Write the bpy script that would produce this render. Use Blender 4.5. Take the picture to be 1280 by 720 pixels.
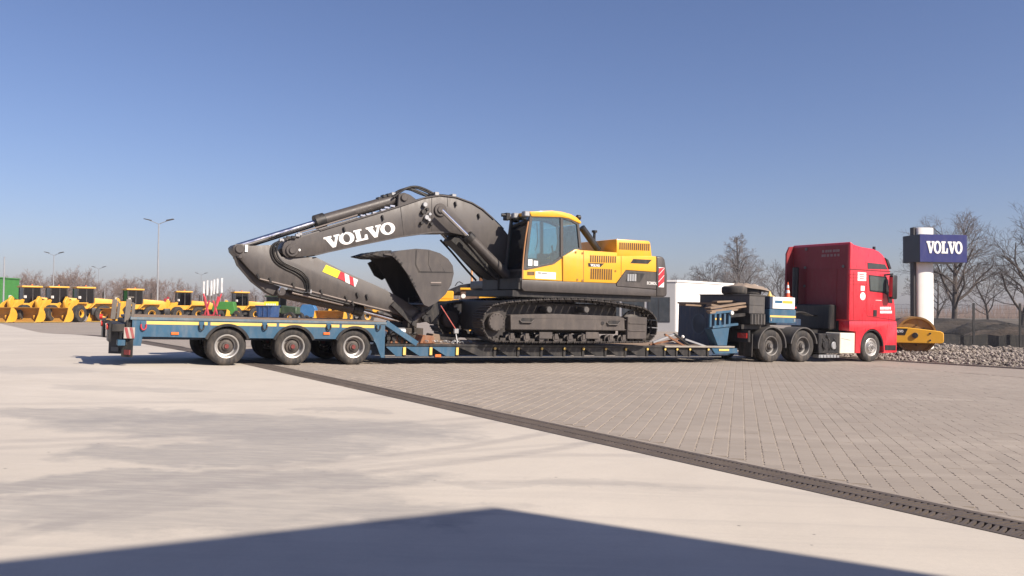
import bpy, bmesh, math, random
import numpy as np
from mathutils import Vector, Matrix
random.seed(7)
RAD = math.radians
for o in list(bpy.data.objects): bpy.data.objects.remove(o)
scene = bpy.context.scene
COL = scene.collection

# ------------------------------------------------------------------ camera
F, HOR, ROLL, CZ, SL = 1030.0, 386.0, RAD(.5), 1.42, .0229
PIT = math.atan((HOR - 360) / F)
cam = bpy.data.cameras.new('camera'); camo = bpy.data.objects.new('camera', cam); COL.objects.link(camo)
CR = (Matrix.Rotation(math.pi / 2 + PIT, 3, 'X') @ Matrix.Rotation(ROLL, 3, 'Z'))
camo.matrix_world = Matrix.Translation((0, 0, CZ)) @ CR.to_4x4()
cam.sensor_width = 36; cam.lens = 36 * F / 1280; cam.clip_start = .05; cam.clip_end = 3000
scene.camera = camo

# ------------------------------------------------------------------ light
SUN_EL = RAD(37)
SUNH = Vector((.80, -.60))
sky_w = bpy.data.worlds.new('World'); scene.world = sky_w; sky_w.use_nodes = True
nt = sky_w.node_tree; nt.nodes.clear()
sk = nt.nodes.new('ShaderNodeTexSky'); sk.sky_type = 'NISHITA'; sk.sun_disc = False
sk.sun_elevation = SUN_EL; sk.sun_rotation = math.atan2(SUNH.x, SUNH.y)
sk.air_density = 1.0; sk.dust_density = 1.0; sk.ozone_density = 6.0; sk.altitude = 0
bg = nt.nodes.new('ShaderNodeBackground'); bg.inputs['Strength'].default_value = .073
wo = nt.nodes.new('ShaderNodeOutputWorld')
wb = nt.nodes.new('ShaderNodeMix'); wb.data_type = 'RGBA'; wb.blend_type = 'MULTIPLY'; wb.inputs[0].default_value = 1; wb.inputs[7].default_value = (1.20, 1.00, 1.06, 1)   # camera white balance
nt.links.new(sk.outputs[0], wb.inputs[6]); nt.links.new(wb.outputs[2], bg.inputs[0]); nt.links.new(bg.outputs[0], wo.inputs[0])
sl = bpy.data.lights.new('sun', 'SUN'); sl.energy = 5.0; sl.angle = RAD(.55); sl.color = (1, .885, .755)
slo = bpy.data.objects.new('sun', sl); COL.objects.link(slo)
LDIR = Vector((SUNH.x * math.cos(SUN_EL), SUNH.y * math.cos(SUN_EL), math.sin(SUN_EL)))
slo.rotation_euler = LDIR.to_track_quat('Z', 'Y').to_euler()
slo.location = LDIR * 60
scene.view_settings.view_transform = 'Standard'; scene.view_settings.look = 'None'
scene.view_settings.gamma = 1; scene.view_settings.exposure = .60
scene.view_settings.use_curve_mapping = False
scene.render.resolution_x = 1024; scene.render.resolution_y = 576

# ------------------------------------------------------------------ the yard's levels and pixel helpers
def smooth(a, b, x):
    k = min(1, max(0, (x - a) / (b - a))); return k * k * (3 - 2 * k)
def zg(x, y):
    near = -SL * min(13.5, max(-8.5, x))
    k = smooth(30, 50, y)
    return near * (1 - k) + -.20 * k
CAMP = Vector((0, 0, CZ))
def ray(x, y): return CR @ Vector(((x - 640) / F, -(y - 360) / F, -1))
def at_depth(x, y, Y):
    d = ray(x, y); return CAMP + d * (Y / d.y)
def at_ground(x, y):
    d = ray(x, y); k = 1.0; lo = 1; hi = 400
    for i in range(60):
        m = (lo + hi) / 2; p = CAMP + d * m
        if p.z > zg(p.x, p.y): lo = m
        else: hi = m
    return CAMP + d * lo
# frame of the lorry and trailer: s along, t away from the camera side, h up
TH = RAD(29.3)
RN = Vector((SL, 0, 1)).normalized()
RS = Vector((math.cos(TH), math.sin(TH), -SL * math.cos(TH))).normalized()
RT = RN.cross(RS)
RO = at_depth(283, 457.5, 17.76); RO.z = -SL * RO.x
RIG = Matrix(((RS.x, RT.x, RN.x, RO.x), (RS.y, RT.y, RN.y, RO.y), (RS.z, RT.z, RN.z, RO.z), (0, 0, 0, 1)))
def P(x, y, t=0.0):
    d = ray(x, y); k = (RO + RT * t - CAMP).dot(RT) / d.dot(RT)
    q = CAMP + d * k - RO
    return (q.dot(RS), q.dot(RN))
def PP(pts, t=0.0): return [P(x, y, t) for x, y in pts]

# ------------------------------------------------------------------ materials
MATS = {}
def nodes_of(name):
    m = bpy.data.materials.new(name); m.use_nodes = True
    n = m.node_tree.nodes; n.clear(); MATS[name] = m
    return m, m.node_tree, n
def N(nt, typ, **kw):
    nd = nt.nodes.new(typ)
    for k, v in kw.items():
        if k in nd.inputs.keys() if hasattr(nd.inputs, 'keys') else False: nd.inputs[k].default_value = v
        else: setattr(nd, k, v)
    return nd
def L(nt, a, b): nt.links.new(a, b)
def mixc(nt, fac, a, b, blend='MIX'):
    m = nt.nodes.new('ShaderNodeMix'); m.data_type = 'RGBA'; m.blend_type = blend
    for sock, v in ((m.inputs[0], fac), (m.inputs[6], a), (m.inputs[7], b)):
        if hasattr(v, 'is_linked') or hasattr(v, 'links'): L(nt, v, sock)
        elif isinstance(v, (int, float)): sock.default_value = v
        else: sock.default_value = (*v, 1)
    return m.outputs[2]
def ramp(nt, fac, p0, p1, c0=0.0, c1=1.0):
    r = nt.nodes.new('ShaderNodeMapRange'); r.clamp = True
    for i, v in ((1, p0), (2, p1), (3, c0), (4, c1)): r.inputs[i].default_value = v
    L(nt, fac, r.inputs[0]); return r.outputs[0]
def math_(nt, op, a, b=0.0):
    m = nt.nodes.new('ShaderNodeMath'); m.operation = op
    for i, v in ((0, a), (1, b)):
        if isinstance(v, (int, float)): m.inputs[i].default_value = v
        else: L(nt, v, m.inputs[i])
    return m.outputs[0]
def noise(nt, co, scale, detail=4, rough=.6, dist=0.0):
    n = nt.nodes.new('ShaderNodeTexNoise'); n.inputs['Scale'].default_value = scale
    n.inputs['Detail'].default_value = detail; n.inputs['Roughness'].default_value = rough
    n.inputs['Distortion'].default_value = dist
    L(nt, co, n.inputs['Vector']); return n.outputs['Fac']
def mapping(nt, co, scale=(1, 1, 1), rot=(0, 0, 0), loc=(0, 0, 0)):
    m = nt.nodes.new('ShaderNodeMapping'); m.inputs['Scale'].default_value = scale
    m.inputs['Rotation'].default_value = rot; m.inputs['Location'].default_value = loc
    L(nt, co, m.inputs['Vector']); return m.outputs[0]
def principled(nt, col, rough, metal=0.0, coat=0.0, bump=None, bstr=.2, bdist=.01):
    b = nt.nodes.new('ShaderNodeBsdfPrincipled')
    if isinstance(col, tuple): b.inputs['Base Color'].default_value = (*col, 1)
    else: L(nt, col, b.inputs['Base Color'])
    if isinstance(rough, (int, float)): b.inputs['Roughness'].default_value = rough
    else: L(nt, rough, b.inputs['Roughness'])
    b.inputs['Metallic'].default_value = metal; b.inputs['Coat Weight'].default_value = coat
    b.inputs['Coat Roughness'].default_value = .12
    if bump is not None:
        bp = nt.nodes.new('ShaderNodeBump'); bp.inputs['Strength'].default_value = bstr; bp.inputs['Distance'].default_value = bdist
        L(nt, bump, bp.inputs['Height']); L(nt, bp.outputs[0], b.inputs['Normal'])
    o = nt.nodes.new('ShaderNodeOutputMaterial'); L(nt, b.outputs[0], o.inputs['Surface'])
    return b
DUST = (.30, .25, .20)
def paint(name, col, rough=.4, var=.12, dust=.18, scale=1.6, metal=0.0, coat=0.0, fine=True):
    m, nt, n = nodes_of(name)
    co = nt.nodes.new('ShaderNodeTexCoord').outputs['Object']
    a = noise(nt, co, scale, 6, .65)
    b = noise(nt, mapping(nt, co, (1, 1, .25)), scale * 5, 5, .7)
    c1 = tuple(max(0, v * (1 - var)) for v in col); c2 = tuple(min(1, v * (1 + var)) for v in col)
    c = mixc(nt, ramp(nt, a, .3, .7), c1, c2)
    d = math_(nt, 'MULTIPLY', ramp(nt, b, .45, .8), ramp(nt, a, .35, .65, .3, 1.0))
    c = mixc(nt, math_(nt, 'MULTIPLY', d, dust * 2), c, DUST)
    r = math_(nt, 'ADD', ramp(nt, b, .3, .8, rough - .08, rough + .16), 0.0)
    bm = noise(nt, co, 60, 3, .6)
    principled(nt, c, r, metal, coat, bm if fine else None, .08, .004)
    return m
yellow = paint('yellow_paint', (.78, .40, .028), .38, .06, .10, coat=.15)
yellow_far = paint('yellow_paint_weathered', (.70, .36, .03), .45, .12, .2)
bucket_ochre = paint('bucket_ochre', (.40, .20, .03), .55, .22, .3)
boomgrey = paint('boom_grey', (.062, .055, .052), .46, .08, .08)
trackgrey = paint('undercarriage_grey', (.068, .058, .053), .6, .2, .14)
shoe_m = paint('track_steel', (.034, .030, .028), .55, .25, .22, metal=.2)
blacksteel = paint('black_steel', (.014, .0135, .0135), .5, .3, .14)
navy = paint('trailer_blue', (.028, .092, .160), .5, .14, .16)
navy_dark = paint('bulkhead_blue', (.018, .04, .085), .5, .2, .2)
stripe_y = paint('stripe_yellow', (.72, .50, .13), .5, .12, .25)
redpaint = paint('lorry_red', (.66, .028, .045), .3, .05, .06, coat=.5)
red_shaded = paint('lorry_red_shaded', (.24, .014, .022), .55, .1, .10)  # darker copy of the lorry red, painting the shade of the rear
white_p = paint('white_paint', (.78, .77, .74), .5, .04, .08)
decal = paint('white_print', (.82, .82, .80), .55, .03, .05)
red_print = paint('red_print', (.48, .025, .04), .5, .06, .08)
yel_print = paint('yellow_print', (.85, .74, .03), .5, .04, .05)
plastic = paint('grey_plastic', (.07, .067, .065), .6, .15, .2)
blackplastic = paint('black_plastic', (.013, .013, .014), .45, .2, .10)
rubber = paint('tyre_rubber', (.022, .021, .021), .8, .2, .24)
rim_m = paint('rim_silver', (.50, .49, .47), .38, .15, .35, metal=.55)
rim_d = paint('rim_grey', (.15, .145, .14), .5, .2, .25, metal=.3)
chrome = paint('chrome_rod', (.75, .75, .74), .16, .04, .03, metal=1.0, fine=False)
signblue = paint('sign_blue', (.016, .022, .135), .35, .04, .04, coat=.2)
sign_side = paint('sign_shaded', (.012, .014, .028), .4, .1, .06)
slab_grey = paint('sign_slab', (.03, .03, .034), .5, .1, .08)
orange_lens = paint('orange_lens', (.75, .16, .03), .3, .1, .1)
red_lens = paint('red_lens', (.55, .03, .02), .25, .1, .1)
clear_lens = paint('clear_lens', (.75, .74, .70), .2, .06, .06)
galv = paint('galvanised', (.36, .37, .38), .45, .12, .12, metal=.5)
green_p = paint('green_sheet', (.045, .22, .035), .5, .1, .12)
blue_p = paint('blue_skip', (.02, .07, .20), .5, .15, .25)
magenta = paint('implement_red', (.55, .05, .07), .5, .12, .2)
deepgreen = paint('tractor_green', (.035, .07, .03), .45, .2, .2)
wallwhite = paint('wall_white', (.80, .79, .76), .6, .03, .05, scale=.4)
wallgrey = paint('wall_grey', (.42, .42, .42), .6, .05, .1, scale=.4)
rusty = paint('rusty_load', (.20, .085, .04), .85, .35, .4)
strap_m = paint('strap_red', (.50, .12, .10), .8, .15, .2)
cone_or = paint('cone_orange', (.75, .10, .03), .55, .08, .1)
bag_m = paint('worn_canvas', (.24, .19, .15), .9, .2, .4)
interior = paint('cab_interior', (.035, .036, .038), .7, .3, .1)

def wood_mat():
    m, nt, n = nodes_of('weathered_wood')
    co = nt.nodes.new('ShaderNodeTexCoord').outputs['Object']
    rnd = nt.nodes.new('ShaderNodeObjectInfo').outputs['Random']
    g = noise(nt, mapping(nt, co, (1.2, 18, 18)), 3, 5, .7, .4)
    c = mixc(nt, ramp(nt, g, .3, .7), (.13, .085, .055), (.33, .235, .16))
    c = mixc(nt, ramp(nt, rnd, 0, 1, 0, .45), c, (.20, .16, .12))
    principled(nt, c, .85, 0, 0, g, .5, .006)
    return m
wood = wood_mat()
def glass_mat(name, tint, alpha):
    m, nt, n = nodes_of(name)
    b = nt.nodes.new('ShaderNodeBsdfTransparent'); b.inputs[0].default_value = (*tint, 1)
    g = nt.nodes.new('ShaderNodeBsdfGlossy'); g.inputs['Roughness'].default_value = .03; g.inputs[0].default_value = (.9, .95, 1, 1)
    fr = nt.nodes.new('ShaderNodeFresnel'); fr.inputs[0].default_value = 1.5
    mx = nt.nodes.new('ShaderNodeMixShader')
    L(nt, math_(nt, 'ADD', fr.outputs[0], alpha), mx.inputs[0]); L(nt, b.outputs[0], mx.inputs[1]); L(nt, g.outputs[0], mx.inputs[2])
    o = nt.nodes.new('ShaderNodeOutputMaterial'); L(nt, mx.outputs[0], o.inputs[0])
    return m
glass = glass_mat('tinted_glass', (.60, .83, .86), .08)
glass_dark = glass_mat('dark_glass', (.10, .13, .14), .0)
def bark_mat(name, c1, c2):
    m, nt, n = nodes_of(name)
    co = nt.nodes.new('ShaderNodeTexCoord').outputs['Object']
    a = noise(nt, co, 2.5, 5, .7)
    principled(nt, mixc(nt, ramp(nt, a, .3, .7), c1, c2), .9)
    return m
bark = bark_mat('bark', (.045, .036, .032), (.10, .082, .07))
twig = bark_mat('twigs', (.075, .06, .055), (.15, .12, .105))
birch_twig = bark_mat('birch_twigs', (.13, .115, .11), (.26, .235, .22))
far_twig = bark_mat('brown_thicket', (.15, .105, .085), (.27, .20, .165))

# ------------------------------------------------------------------ mesh helpers
BASE = Vector((0, 0, 0))
class G:
    def __init__(s): s.v = []; s.f = []
    def add(s, vs, fs):
        b = len(s.v); s.v += [tuple(v) for v in vs]; s.f += [tuple(i + b for i in f) for f in fs]; return s
    def box(s, x0, x1, y0, y1, z0, z1):
        return s.add([(x0,y0,z0),(x1,y0,z0),(x1,y1,z0),(x0,y1,z0),(x0,y0,z1),(x1,y0,z1),(x1,y1,z1),(x0,y1,z1)],
                     [(0,3,2,1),(4,5,6,7),(0,1,5,4),(1,2,6,5),(2,3,7,6),(3,0,4,7)])
    def prism(s, pts, y0, y1):
        n = len(pts)
        return s.add([(x, y0, z) for x, z in pts] + [(x, y1, z) for x, z in pts],
              [tuple(range(n)), tuple(range(2*n-1, n-1, -1))] + [(i, i+n, (i+1)%n+n, (i+1)%n) for i in range(n)])
    def prism_x(s, pts, x0, x1):
        n = len(pts)
        return s.add([(x0, y, z) for y, z in pts] + [(x1, y, z) for y, z in pts],
              [tuple(range(n)), tuple(range(2*n-1, n-1, -1))] + [(i, i+n, (i+1)%n+n, (i+1)%n) for i in range(n)])
    def prism_z(s, pts, z0, z1):
        n = len(pts)
        return s.add([(x, y, z0) for x, y in pts] + [(x, y, z1) for x, y in pts],
              [tuple(range(n)), tuple(range(2*n-1, n-1, -1))] + [(i, i+n, (i+1)%n+n, (i+1)%n) for i in range(n)])
    def cyl(s, p0, p1, r, n=14, r2=None):
        p0 = Vector(p0); p1 = Vector(p1); r2 = r if r2 is None else r2
        d = (p1 - p0).normalized(); a = d.orthogonal().normalized(); b = d.cross(a)
        vs = []
        for p, q in ((p0, r), (p1, r2)):
            for i in range(n):
                w = 2 * math.pi * i / n; vs.append(p + a * (q * math.cos(w)) + b * (q * math.sin(w)))
        return s.add(vs, [tuple(range(n-1, -1, -1)), tuple(range(n, 2*n))] + [(i, (i+1)%n, (i+1)%n+n, i+n) for i in range(n)])
    def bar(s, p0, p1, w, h, up=(0, 0, 1)):
        p0 = Vector(p0); p1 = Vector(p1); d = (p1 - p0).normalized(); u = Vector(up)
        a = d.cross(u)
        if a.length < 1e-4: a = d.orthogonal()
        a = a.normalized() * (w / 2); b = a.cross(d).normalized() * (h / 2)
        vs = [p + i * a + j * b for p in (p0, p1) for i, j in ((-1,-1),(1,-1),(1,1),(-1,1))]
        return s.add(vs, [(3,2,1,0),(4,5,6,7),(0,1,5,4),(1,2,6,5),(2,3,7,6),(3,0,4,7)])
    def tube(s, pts, r, n=7, sub=0):
        pts = [Vector(p) for p in pts]
        for _ in range(sub):
            q = [pts[0]]
            for a, b in zip(pts, pts[1:]): q += [a * .75 + b * .25, a * .25 + b * .75]
            pts = q + [pts[-1]]
        vs = []; fs = []; ref = None
        for i, p in enumerate(pts):
            d = (pts[min(i+1, len(pts)-1)] - pts[max(i-1, 0)]).normalized()
            if ref is None: ref = d.orthogonal().normalized()
            a = (ref - d * ref.dot(d)).normalized(); ref = a; b = d.cross(a)
            for k in range(n):
                w = 2 * math.pi * k / n; vs.append(p + a * (r * math.cos(w)) + b * (r * math.sin(w)))
        for i in range(len(pts)-1):
            for k in range(n): fs.append((i*n+k, i*n+(k+1)%n, (i+1)*n+(k+1)%n, (i+1)*n+k))
        m = len(pts) - 1
        fs += [tuple(range(n-1, -1, -1)), tuple(m*n + k for k in range(n))]
        return s.add(vs, fs)
    def lathe(s, prof, n=32, c=(0, 0, 0), closed=False):      # profile (radius, y) round the y axis
        vs = []; fs = []; m = len(prof)
        for i in range(n):
            w = 2 * math.pi * i / n
            for r, y in prof: vs.append((c[0] + r * math.cos(w), c[1] + y, c[2] + r * math.sin(w)))
        for i in range(n):
            j = (i + 1) % n
            for k in range(m if closed else m - 1):
                l = (k + 1) % m
                fs.append((i*m+k, i*m+l, j*m+l, j*m+k))
        return s.add(vs, fs)
    def arc_band(s, cx, cz, r0, r1, a0, a1, y0, y1, n=16):
        pts = [(cx + r1 * math.cos(a0 + (a1-a0)*i/n), cz + r1 * math.sin(a0 + (a1-a0)*i/n)) for i in range(n+1)]
        pts += [(cx + r0 * math.cos(a1 - (a1-a0)*i/n), cz + r0 * math.sin(a1 - (a1-a0)*i/n)) for i in range(n+1)]
        return s.prism(pts, y0, y1)
    def mesh(s, name, mat, bevel=0.0, seg=1, off=None, ang=35, flat=False):
        off = BASE if off is None else Vector(off)
        me = bpy.data.meshes.new(name)
        me.from_pydata([(v[0]-off.x, v[1]-off.y, v[2]-off.z) for v in s.v], [], s.f)
        bm = bmesh.new(); bm.from_mesh(me)
        bmesh.ops.remove_doubles(bm, verts=bm.verts, dist=1e-5)
        bmesh.ops.recalc_face_normals(bm, faces=bm.faces)
        if bevel:
            es = [e for e in bm.edges if len(e.link_faces) == 2 and e.calc_face_angle(0) > RAD(28)]
            try: bmesh.ops.bevel(bm, geom=es, offset=bevel, segments=seg, affect='EDGES', clamp_overlap=True, profile=.5)
            except Exception as ex: print('bevel', name, ex)
        bm.to_mesh(me); bm.free()
        if not flat:
            me.shade_smooth(); me.set_sharp_from_angle(angle=RAD(ang))
        me.materials.append(mat)
        return me
    def part(s, name, mat, parent, bevel=0.0, seg=1, label=None, ang=35):
        return place(name, s.mesh(name, mat, bevel, seg, ang=ang), parent, label=label)
def place(name, me, parent=None, loc=None, rot=None, label=None):
    o = bpy.data.objects.new(name, me); COL.objects.link(o)
    if parent is not None: o.parent = parent
    if loc is not None: o.location = loc
    if rot is not None: o.rotation_euler = rot
    if label: o['label'] = label
    return o
def tag(o, label, cat, group=None):
    o['label'] = label; o['category'] = cat
    if group: o['group'] = group
    return o
def thing(name, label, cat, M=None, base=(0, 0, 0), group=None):
    """an Empty at the thing's base; part meshes are given in the frame M and stored relative to the base"""
    global BASE
    o = bpy.data.objects.new(name, None); COL.objects.link(o); o.empty_display_size = .3
    BASE = Vector(base)
    o.matrix_world = (M if M is not None else Matrix()) @ Matrix.Translation(BASE)
    return tag(o, label, cat, group)
def copy_tree(o, parent=None):
    c = o.copy(); COL.objects.link(c); c.parent = parent
    for ch in list(o.children): copy_tree(ch, c)
    return c
def struct(o): o['kind'] = 'structure'; return o
def stuff(o): o['kind'] = 'stuff'; return o
def sub(part, name, g, mat, bevel=0.0, seg=1): return g.part(name, mat, part, bevel, seg)

# the slab-serif sign letters, unit height
def ring_pts(cx, cz, rx, rz, n=28): return [(cx + rx*math.cos(2*math.pi*i/n), cz + rz*math.sin(2*math.pi*i/n)) for i in range(n)]
VPOLY = [(0,1),(0,.85),(.10,.85),(.45,0),(.68,0),(1.01,.85),(1.11,.85),(1.11,1),(.70,1),(.70,.85),(.81,.85),(.64,.36),(.45,.85),(.55,.85),(.55,1)]
LPOLY = [(0,0),(0,.15),(.11,.15),(.11,.85),(0,.85),(0,1),(.58,1),(.58,.85),(.43,.85),(.43,.15),(.66,.15),(.74,.44),(.90,.44),(.90,0)]
def lettering(word, xf):
    """word in the slab letters; xf maps (x, z, depth) to 3D"""
    g = G(); x = 0.0
    adv = {'V': 1.0, 'O': 1.10, 'L': .90}
    for i, ch in enumerate(word):
        if ch in 'VL':
            p = VPOLY if ch == 'V' else LPOLY; n = len(p)
            g.add([xf(x+a, b, 0) for a, b in p] + [xf(x+a, b, 1) for a, b in p],
                  [tuple(range(n)), tuple(range(2*n-1, n-1, -1))] + [(k, k+n, (k+1)%n+n, (k+1)%n) for k in range(n)])
        else:
            n = 28; o = ring_pts(x+.54, .5, .54, .53, n); q = ring_pts(x+.54, .5, .24, .37, n)
            g.add([xf(a, b, 0) for a, b in o] + [xf(a, b, 0) for a, b in q] + [xf(a, b, 1) for a, b in o] + [xf(a, b, 1) for a, b in q],
                  [(k, (k+1)%n, n+(k+1)%n, n+k) for k in range(n)] + [(2*n+k, 3*n+k, 3*n+(k+1)%n, 2*n+(k+1)%n) for k in range(n)]
                  + [(k, 2*n+k, 2*n+(k+1)%n, (k+1)%n) for k in range(n)] + [(n+k, n+(k+1)%n, 3*n+(k+1)%n, 3*n+k) for k in range(n)])
        x += adv[ch]
    return g, x + .1
WORDW = 1.0+1.10+.90+1.0+1.08
def text_mesh(word, name, mat, M, depth=.004):
    """small sans lettering as a mesh; M maps the text plane (x right, y up, z out) into local space"""
    cu = bpy.data.curves.new('print', 'FONT'); cu.body = word; cu.size = 1; cu.extrude = .02; cu.offset = .012
    to = bpy.data.objects.new('print', cu); COL.objects.link(to)
    dg = bpy.context.evaluated_depsgraph_get(); dg.update()
    me = bpy.data.meshes.new_from_object(to.evaluated_get(dg)); bpy.data.objects.remove(to)
    w = max(v.co.x for v in me.vertices) - min(v.co.x for v in me.vertices)
    me.transform(M); me.materials.clear(); me.materials.append(mat); me.name = name
    return me, w
# ================================================================== THE GROUND
def grid_sheet(name, mat, f, nu, nv, us, vs, kind='structure'):
    v = []; fc = []
    for i in range(nu + 1):
        for j in range(nv + 1):
            v.append(f(us(i / nu), vs(j / nv)))
    for i in range(nu):
        for j in range(nv):
            a = i * (nv + 1) + j; fc.append((a, a + nv + 1, a + nv + 2, a + 1))
    me = bpy.data.meshes.new(name); me.from_pydata(v, [], fc); me.materials.append(mat)
    bm = bmesh.new(); bm.from_mesh(me); bmesh.ops.recalc_face_normals(bm, faces=bm.faces)
    if sum(p.normal.z for p in bm.faces) < 0: bmesh.ops.reverse_faces(bm, faces=bm.faces)
    bm.to_mesh(me); bm.free(); me.shade_smooth()
    o = place(name, me); o['kind'] = kind; return o
# the drain line, from two points of it seen on the ground
DA = at_ground(340, 459.5); DB = at_ground(1280, 663)
DU = Vector((DA.x - DB.x, DA.y - DB.y)).normalized()       # along, away from the camera
DV = Vector((DU.y, -DU.x))                                  # towards the pavers
D0 = Vector((DB.x, DB.y))
def drain_xy(u, v): p = D0 + DU * u + DV * v; return p.x, p.y
_e = at_ground(158, 418.7); UEND = int(((Vector((_e.x, _e.y)) - D0).dot(DU)) / .5)
DW = .25                                                    # half width of the channel
def soil_mat():
    m, nt, n = nodes_of('field_soil')
    co = nt.nodes.new('ShaderNodeTexCoord').outputs['Object']
    a = noise(nt, co, .05, 6, .65); b = noise(nt, co, 1.5, 6, .7)
    c = mixc(nt, ramp(nt, a, .35, .65), (.055, .045, .035), (.13, .105, .07))
    c = mixc(nt, ramp(nt, b, .4, .7, 0, .6), c, (.17, .14, .095))
    principled(nt, c, .95, 0, 0, b, .6, .08); return m
soil = soil_mat()
def spaced(a, b): return lambda k: a + (b - a) * k
def warp(lo, hi, p): return lambda k: (lo + (hi - lo) * (.5 + .5 * math.copysign(abs(2*k - 1) ** p, 2*k - 1)))
grid_sheet('ground', soil, lambda x, y: (x, y, zg(x, y) - .07), 160, 120, warp(-690, 690, 2.6), warp(-690, 690, 2.6))

def concrete_mat():
    m, nt, n = nodes_of('worn_concrete')
    co = nt.nodes.new('ShaderNodeTexCoord').outputs['Object']
    big = noise(nt, co, .22, 6, .6, .3); mid = noise(nt, co, 1.3, 7, .65); fine = noise(nt, co, 40, 4, .7)
    c = mixc(nt, ramp(nt, big, .34, .66), (.47, .425, .362), (.575, .525, .45))
    c = mixc(nt, ramp(nt, mid, .46, .74, 0, .42), c, (.42, .385, .345))
    # wheel-swept streaks running across the apron
    st = noise(nt, mapping(nt, co, (.14, 1.5, 1), (0, 0, RAD(-12))), 1.3, 10, .70, .9)
    c = mixc(nt, ramp(nt, st, .50, .74, 0, .38), c, (.33, .305, .28))
    st2 = noise(nt, mapping(nt, co, (.07, 3.4, 1), (0, 0, RAD(-20)), (5, 3, 0)), 1.2, 8, .68, .5)
    c = mixc(nt, ramp(nt, st2, .55, .74, 0, .30), c, (.28, .26, .245))
    wn = nt.nodes.new('ShaderNodeTexNoise'); wn.inputs['Scale'].default_value = 1.1; wn.inputs['Detail'].default_value = 8; wn.inputs['Roughness'].default_value = .66; L(nt, co, wn.inputs['Vector'])
    wv = nt.nodes.new('ShaderNodeVectorMath'); wv.operation = 'MULTIPLY_ADD'; L(nt, wn.outputs['Color'], wv.inputs[0]); wv.inputs[1].default_value = (3.0, 1.7, 0); 
    av = nt.nodes.new('ShaderNodeVectorMath'); av.operation = 'ADD'; L(nt, co, av.inputs[0]); av.inputs[1].default_value = (-1.5, -.85, 0); L(nt, av.outputs[0], wv.inputs[2])
    cw = wv.outputs[0]                                    # position pulled about by noise: ragged stain outlines
    grain = noise(nt, mapping(nt, co, (1.2, 7, 1), (0, 0, RAD(-10))), 2.2, 8, .72)
    def stain(px, py, rx, ry, rot, strength):
        g = at_ground(px, py)
        s_ = nt.nodes.new('ShaderNodeVectorMath'); s_.operation = 'SUBTRACT'; L(nt, cw, s_.inputs[0]); s_.inputs[1].default_value = (g.x, g.y, 0)
        vr = nt.nodes.new('ShaderNodeVectorRotate'); vr.rotation_type = 'Z_AXIS'; vr.inputs['Angle'].default_value = -rot; L(nt, s_.outputs[0], vr.inputs['Vector'])
        ln = nt.nodes.new('ShaderNodeVectorMath'); ln.operation = 'LENGTH'; L(nt, mapping(nt, vr.outputs[0], (1/rx, 1/ry, 0)), ln.inputs[0])
        return math_(nt, 'MULTIPLY', ramp(nt, ln.outputs[1], .72, 1.05, strength, 0.0), ramp(nt, grain, .30, .62, .35, 1.0))
    for px, py, rx, ry, rot, s_ in ((146, 519, 1.7, .7, .0, .75), (330, 533, 2.6, 1.1, .1, .85), (310, 566, 1.5, .75, .2, .8), (250, 603, 2.0, .55, .22, .85), (270, 640, 1.8, .6, .2, .55),
                                    (420, 545, 1.6, .7, .0, .6), (60, 640, 1.3, .4, .25, .4), (425, 512, .8, .30, 0, .5), (30, 462, 2.2, 1.0, 0, .4), (170, 486, 1.2, .5, 0, .4), (520, 640, 1.0, .25, .2, .35), (690, 605, 1.0, .22, .1, .35)):
        c = mixc(nt, stain(px, py, rx, ry, rot, s_), c, (.255, .243, .232))
    # tyre marks along wide arcs through three points seen on the ground
    def circle3(a, b, d):
        ax_, ay_, bx_, by_, dx_, dy_ = a.x, a.y, b.x, b.y, d.x, d.y
        D = 2 * (ax_*(by_ - dy_) + bx_*(dy_ - ay_) + dx_*(ay_ - by_))
        ux = ((ax_**2+ay_**2)*(by_-dy_) + (bx_**2+by_**2)*(dy_-ay_) + (dx_**2+dy_**2)*(ay_-by_)) / D
        uy = ((ax_**2+ay_**2)*(dx_-bx_) + (bx_**2+by_**2)*(ax_-dx_) + (dx_**2+dy_**2)*(bx_-ax_)) / D
        return ux, uy, math.hypot(ax_-ux, ay_-uy)
    for p1, p2, p3, w_, s_ in (((0, 609), (330, 586), (650, 547), .13, .55), ((0, 624), (330, 602), (700, 560), .13, .55), ((0, 552), (187, 545), (480, 530), .15, .4), ((0, 560), (262, 549), (480, 537), .15, .35),
                               ((0, 676), (169, 631), (330, 600), .12, .35), ((0, 660), (180, 622), (340, 594), .10, .3), ((0, 505), (200, 503), (470, 497), .2, .3), ((430, 612), (640, 603), (830, 606), .12, .3)):
        cx_, cy_, R0 = circle3(at_ground(*p1), at_ground(*p2), at_ground(*p3))
        s2 = nt.nodes.new('ShaderNodeVectorMath'); s2.operation = 'SUBTRACT'; L(nt, co, s2.inputs[0]); s2.inputs[1].default_value = (cx_, cy_, 0)
        ln = nt.nodes.new('ShaderNodeVectorMath'); ln.operation = 'LENGTH'; L(nt, mapping(nt, s2.outputs[0], (1, 1, 0)), ln.inputs[0])
        d = math_(nt, 'ABSOLUTE', math_(nt, 'ADD', math_(nt, 'SUBTRACT', ln.outputs[1], R0), math_(nt, 'MULTIPLY', math_(nt, 'SUBTRACT', mid, .5), .14)))
        c = mixc(nt, math_(nt, 'MULTIPLY', ramp(nt, d, w_ * .35, w_, s_, 0), ramp(nt, grain, .28, .6, .25, 1.0)), c, (.27, .25, .235))
    grit = noise(nt, co, 130, 3, .8); c = mixc(nt, ramp(nt, grit, .60, .72, 0, .35), c, (.24, .22, .20))
    c = mixc(nt, ramp(nt, grain, .58, .8, 0, .35), c, (.62, .565, .49))
    sp = nt.nodes.new('ShaderNodeTexVoronoi'); sp.inputs['Scale'].default_value = 2.2; L(nt, co, sp.inputs['Vector'])
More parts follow.
